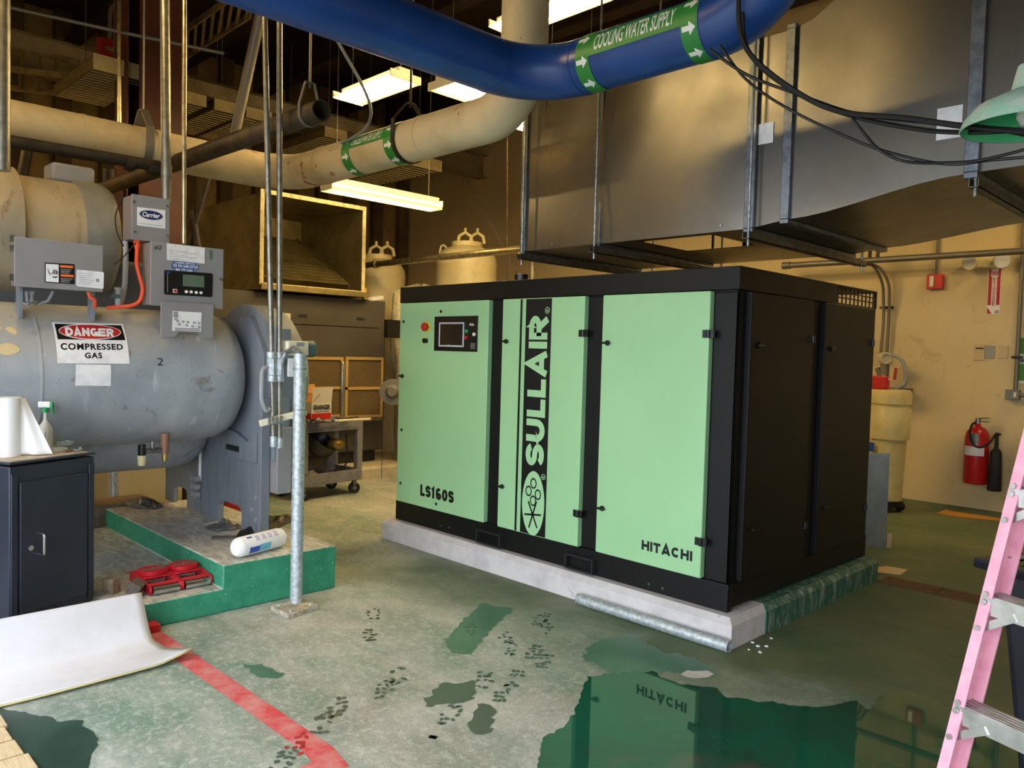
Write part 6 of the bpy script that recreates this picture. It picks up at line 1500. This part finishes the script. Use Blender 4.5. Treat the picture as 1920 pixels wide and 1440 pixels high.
# extinguisher
xc = wp(1838, 850).x; zb_ = wp(1838, 904).z; zt_ = wp(1838, 798).z; re_ = (wp(1862, 850).x-wp(1816, 850).x)/2
yx = YB-re_-.03
ex = thing('fire_extinguisher', 'red fire extinguisher with a black horn hung on the back wall', 'fire extinguisher', (xc, yx, zb_))
hE = zt_-zb_
M().lathe((xc, yx, zb_), (0, 0, 1), [(0, 0), (0, re_*.92), (.02, re_), (hE*.80, re_), (hE*.90, re_*.88), (hE*.97, re_*.6), (hE, re_*.3), (hE+.03, re_*.22), (hE+.03, 0)], 36).build('cylinder', 'red_ext', ex)
def eb(a0, a1, z0, z1, m, name): M().grid(lambda u, v: V((xc-math.cos(math.radians(a0+(a1-a0)*u))*-0+(re_+.002)*math.sin(math.radians(a0+(a1-a0)*u)), yx-(re_+.002)*math.cos(math.radians(a0+(a1-a0)*u)), zb_+z0+(z1-z0)*v)), 10, 2).build(name, m, ex, smooth=60)
eb(-55, 50, hE*.50, hE*.66, 'paper', 'label_print'); eb(-22, 22, hE*.72, hE*.88, 'screen_green', 'service_tag')
q = M().bar((xc-.03, yx, zb_+hE+.06), (xc+.11, yx, zb_+hE+.055), .03, .012).bar((xc-.02, yx, zb_+hE+.085), (xc+.12, yx, zb_+hE+.10), .03, .012).cyl((xc, yx, zb_+hE), (xc, yx, zb_+hE+.09), .025, 14); q.build('valve', 'steel', ex)
xh_ = wp(1874, 860).x; zh0, zh1 = wp(1874, 918).z, wp(1876, 842).z
M().lathe((xh_, yx, zh0), (0, 0, 1), [(0, 0), (0, .062), (.01, .068), (zh1-zh0-.03, .056), (zh1-zh0, .04), (zh1-zh0+.02, .02), (zh1-zh0+.17, .018), (zh1-zh0+.17, 0)], 24).build('horn', 'black_rubber', ex)
yy = yx-re_-.02
pts = [V((xc-.02, yx-.02, zb_+hE+.04))]+[P(x, y, Y=yy) for x, y in ((1822, 795), (1817, 815), (1825, 836), (1840, 840), (1855, 832), (1868, 812), (1876, 815))]+[V((xh_, yx-.03, zh1+.17))]
M().tube(fillet(pts, .09, 6), .012, 10).build('hose', 'black_rubber', ex)
B('wall_bracket', 'steel', (xc-.03, yx+re_, zb_+.1), (xc+.03, YB, zb_+hE-.1), ex)
# little plates
for (pa, pb, m, lab) in (((1828, 646), (1846, 676), 'beige_plate', 'beige notice plate left of three on the back wall'), ((1849, 648), (1865, 672), 'wall_grey_plate', 'plain grey cover plate middle of three on the back wall'), ((1873, 648), (1890, 672), 'beige_plate', 'worn beige switch plate right of three on the back wall')):
    a, b_ = wp(*pa), wp(*pb); t = thing('wall_plate', lab, 'wall plate', ((a.x+b_.x)/2, YB-.005, b_.z), 'wall plates')
    B('plate', m, (a.x, YB-.012, b_.z), (b_.x, YB, a.z), t, bevel=.003)
    B('inset', 'black_plastic' if 'notice' in lab else m, (a.x+.012, YB-.0135, a.z-.05), (b_.x-.012, YB-.012, a.z-.035), t)
# conduit and junction box at right
a, t_ = P(1904, 735, Y=YB-.05), P(1913, 415, Y=YB-.05)
vc = thing('wall_conduit', 'vertical grey conduit above the junction box on the back wall', 'conduit', a)
M().cyl(a, V((a.x, a.y, 5.6)), .022, 12).build('pipe', 'hanger_steel', vc); p = P(1907, 670, Y=YB-.05); M().obox((a.x, a.y, p.z), (.05, 0, 0), (0, .03, 0), (0, 0, .014)).build('clip', 'rusty_steel', vc)
a, b_ = wp(1889, 730), wp(1914, 750); jb2 = thing('junction_box', 'square grey junction box low on the back wall at right', 'junction box', ((a.x+b_.x)/2, YB-.04, b_.z))
B('case', 'jbox_grey', (a.x, YB-.09, b_.z), (b_.x, YB, a.z), jb2, bevel=.005); p = wp(1903, 740, .092); M().obox(p, (.012, 0, 0), (0, .004, 0), (0, 0, .025)).build('switch', 'lens', jb2)
M().cyl((b_.x, YB-.05, (a.z+b_.z)/2), (b_.x+.8, YB-.05, (a.z+b_.z)/2), .022, 12).build('side_conduit', 'hanger_steel', jb2)
# green poster at the edge
mat('poster_green', (70, 130, 50), .6, 0, (96, 150, 70), 12, stretch=(1, 1, 9))
po = thing('wall_poster', 'white and green poster cut by the right edge of the picture', 'poster', wp(1930, 720))
a, b_ = wp(1908, 632), wp(1990, 722); B('sheet', 'white', (a.x, YB-.006, b_.z), (b_.x, YB, a.z), po)
h_ = a.z-b_.z; B('green_field', 'poster_green', (a.x+.004, YB-.008, a.z-h_*.36), (b_.x, YB-.006, a.z-.005), po); B('green_field', 'poster_green', (a.x+.004, YB-.008, b_.z+.03), (b_.x, YB-.006, b_.z+h_*.42), po)
text('lettering', 'decal_black', po, 'PRO', (a.x+.02, YB-.0085, b_.z+h_*.44), (1, 0, 0), (0, 0, 1), .12, .04, bold=.03)

# ================================================================ barrel, pump, sheet metal
bc = P(1668, 950, Z=0); bc = V((-.90, 4.9, 0)); rb_ = .185
wb = thing('wash_barrel', 'cream plastic barrel with a domed lid by the back wall', 'barrel', bc)
zz = lambda y: P(1690, y, Y=4.9).z
M().lathe(bc, (0, 0, 1), [(.10, 0), (.10, rb_*.80), (zz(825), rb_*.92), (zz(824), rb_*1.06), (zz(768), rb_*1.10), (zz(764), rb_*1.02), (zz(760), rb_*1.02), (zz(758), rb_*1.10), (zz(738), rb_*1.10), (zz(732), rb_*1.0), (zz(730), 0)], 40).build('body', 'barrel_cream', wb)
for a in (0, 1.57, 3.14, 4.71):
    p = bc+V((math.cos(a+.5), math.sin(a+.5), 0))*rb_*.72; M().cyl(p+V((0, -.02, .05)), p+V((0, .02, .05)), .05, 16).build('wheel', 'black_rubber', wb)
M().lathe(bc, (0, 0, 1), [(.06, 0), (.06, rb_*.9), (.12, rb_*.9), (.12, 0)], 28).build('dolly', 'black_plastic', wb)
a = P(1634, 838, Y=4.9-rb_); M().obox(a, (.03, 0, 0), (0, .002, 0), (0, 0, .05)).build('blue_label', 'blue_label', wb)
zl = zz(731)
rbg = bc+V((-.10, -.07, zl)); rg = thing('red_bag', 'red lunch bag standing on the cream barrel lid', 'bag', rbg)
M().obox(rbg+UPZ*.07, (.09, 0, .0), (0, .05, 0), (0, 0, .07)).build('body', 'red_plain', rg, bevel=.015); M().tube([rbg+V((.02, 0, .14)), rbg+V((.08, -.01, .13)), rbg+V((.10, 0, .10))], .008, 8).build('white_tag', 'white', rg)
# pump head on the wall above
pc_ = P(1660, 672, Y=5.5); pu = thing('drum_pump', 'cream pump head with a curved grey hose above the barrel', 'pump', V((pc_.x, 5.5, pc_.z-.3)))
dd = V((.5, -.85, 0)).normalized(); M().lathe(pc_-dd*.10, dd, [(0, 0), (0, .06), (.02, .075), (.12, .075), (.14, .065), (.17, .065), (.17, .05), (.15, .045), (.15, 0)], 28).build('motor_head', 'heater_beige', pu)
q = M().cyl(V((pc_.x, 5.5, pc_.z-.38)), V((pc_.x, 5.5, pc_.z-.05)), .045, 18, .05); q.build('column', 'jbox_grey', pu)
M().tube(fillet([P(1672, 665, Y=5.45), P(1690, 672, Y=5.45), P(1700, 700, Y=5.45), P(1697, 722, Y=5.45), P(1680, 728, Y=5.45)], .1, 6), .022, 12).build('hose', 'pvc_grey', pu)
M().tube([P(1645, 690, Y=5.6), P(1650, 705, Y=5.6), P(1652, 725, Y=5.55)], .03, 10).build('valve_arm', 'jbox_grey', pu)
M().bar(P(1680, 690, Y=5.4), P(1677, 712, Y=5.4), .015, .03).build('red_lever', 'alarm_red', pu)
B('pump_bracket', 'jbox_grey', (pc_.x-.08, 5.5, pc_.z-.40), (pc_.x+.2, YB, pc_.z-.34), pu)
# folded sheet metal piece behind the machine corner
a, b_ = P(1618, 1024, Z=0), P(1660, 1027, Z=0); zt_ = P(1645, 850, Y=3.03).z; dd = (b_-a).normalized(); nn = V((dd.y, -dd.x, 0))
sm = thing('sheet_metal_piece', 'bent galvanized sheet metal piece standing behind the black machine', 'sheet metal', a)
ww = (b_-a).length
q = M().obox((a+b_)/2+UPZ*zt_/2, dd*ww/2, nn*.002, UPZ*zt_/2).obox(b_-nn*.03+UPZ*(zt_/2), dd*.002, nn*.03, UPZ*zt_/2); q.build('sheet', 'galv_sheet', sm)
for z in (zt_*.35, zt_*.73, zt_*.95): M().obox((a+b_)/2+nn*.004+UPZ*z, dd*ww/2, nn*.004, UPZ*.006).build('fold', 'galv_sheet', sm)
M().obox(b_+dd*.03-nn*.02+UPZ*.06, dd*.018, nn*.01, UPZ*.06).build('wood_block', 'pale_wood', None, 'small pale wood block beside the sheet metal piece', 'wood block')
# framed screen leaning at far right
a0, a1_ = P(1884, 962, Y=5.2), P(1925, 815, Y=5.3); fs_ = thing('framed_screen', 'dark framed mesh screen leaning by the ladder at right', 'screen', a0)
q = M(); rr_ = V((.75, -.1, 0)); M().prism([a0, a0+rr_, a1_+rr_, a1_], (0, .01, 0)).build('mesh', 'screen_mesh', fs_); M().bar(a0, a1_, .02, .02).build('frame_side', 'dark_steel', fs_); M().bar(a0, a0+rr_, .02, .02).build('frame_foot', 'dark_steel', fs_)

# ================================================================ pink step ladder
lb = P(1775, 1440, D=2.25); tdir = V((.94, -.34, 0)).normalized(); bdir = V((.34, .94, 0)).normalized()
sl_ = bdir*.245+tdir*.045+UPZ
def rail_pt(z, side=0): p0 = lb+sl_*(z-lb.z); return p0+tdir*(side*(.52-.09*z))
ld = thing('step_ladder', 'pink fibreglass step ladder with aluminium treads at the right edge', 'ladder', rail_pt(0))
for s_ in (0, 1):
    sg_ = 1 if s_ == 0 else -1
    a, b_ = rail_pt(0, s_), rail_pt(2.1, s_); ax = (b_-a).normalized(); nn = (bdir-ax*bdir.dot(ax)).normalized()
    fwid = .034
    q = M(); c = (a+b_)/2; L2 = (b_-a)/2
    # C channel: web faces outward, flanges front and back
    q.obox(c-tdir*sg_*.0, L2, nn*.040, tdir*.0025); q.obox(c-nn*.038+tdir*sg_*.014, L2, tdir*.016, nn*.0025); q.obox(c+nn*.038+tdir*sg_*.014, L2, tdir*.016, nn*.0025)
    q.build('front_rail', 'pink_fibre', ld)
zs = [P(1815, 1318, D=2.25).z, P(1865, 1118, D=2.25).z]
step = zs[1]-zs[0]
for k in range(-1, 5):
    z = zs[0]+k*step; a, b_ = rail_pt(z, 0), rail_pt(z, 1)
    d_ = bdir; td = M(); mid = (a+b_)/2
    hl = (b_-a)/2-tdir*.004
    td.obox(mid+UPZ*.0-bdir*.0, hl, bdir*.042, UPZ*.003); td.obox(mid-bdir*.042-UPZ*.022, hl, bdir*.002, UPZ*.024); td.obox(mid+bdir*.042-UPZ*.015, hl, bdir*.002, UPZ*.017)
    tr_ = td.build('tread', 'aluminium', ld)
    for j in range(5): M().obox(mid+bdir*(-.032+.016*j)+UPZ*.0042, hl, bdir*.003, UPZ*.0015).build('tread_ridge', 'aluminium', tr_)
    for s_, e_s in ((0, 1), (1, -1)):
        o_ = rail_pt(z, s_); M().bar(o_+tdir*e_s*.012-bdir*.046-UPZ*.085-sl_*.0, o_+tdir*e_s*.10-bdir*.046-UPZ*.03, .022, .005, bdir).build('tread_brace', 'aluminium', ld)
        for dz in (-.012, .012, -.085):
            c = rail_pt(z+dz, s_)-bdir*.044; M().cyl(c+tdir*e_s*.012, c+tdir*e_s*.012-bdir*.006, .008, 12).build('rivet', 'aluminium', ld)
# rear legs
for s_ in (0, 1):
    a = rail_pt(2.05, s_)+bdir*.06; b_ = rail_pt(0, s_)+bdir*.68; b_.z = 0; M().bar(a, b_, .025, .06, bdir).build('rear_rail', 'pink_fibre', ld)
M().obox(rail_pt(2.1, .5), tdir*.2, bdir*.09, UPZ*.02).build('ladder_top', 'pink_fibre', ld, bevel=.01)
z = zs[0]+step*1.35; a = rail_pt(z, 0)
M().bar(rail_pt(z, 0)+bdir*.03, rail_pt(z, 0)+bdir*.5-UPZ*.05, .02, .006).build('spreader', 'aluminium', ld)
# ================================================================ black bin behind the ladder
bq_ = P(1828, 1046, D=3.1); bn = thing('waste_bin', 'black plastic waste bin behind the pink ladder', 'bin', V((bq_.x+.45, bq_.y+.3, 0)))
zr_ = bq_.z; ud = V((.92, -.38, 0)).normalized(); vd = V((.38, .92, 0)).normalized()
o_ = bq_
def ring(o, u, v, z): return [V((o.x, o.y, z)), V((o.x, o.y, z))+ud*u, V((o.x, o.y, z))+ud*u+vd*v, V((o.x, o.y, z))+vd*v]
top = ring(o_+ud*.06+vd*.04, .82, .62, zr_-.03); bot = ring(o_+ud*.14+vd*.10, .66, .5, .0)
q = M(); q.add(bot+top, [(3, 2, 1, 0)]+[(i, (i+1) % 4, 4+(i+1) % 4, 4+i) for i in range(4)]); q.build('tub', 'bin_black', bn, bevel=.04, seg=4)
q = M(); rim = ring(o_, .94, .70, zr_); rin = ring(o_+ud*.05+vd*.05, .84, .60, zr_); rim2 = [p-UPZ*.035 for p in rim]
q.add(rim+rin+rim2, [(i, (i+1) % 4, 4+(i+1) % 4, 4+i) for i in range(4)]+[(8+i, 8+(i+1) % 4, (i+1) % 4, i) for i in range(4)]); q.build('rim', 'bin_black', bn, solid=.006)
B_ = None
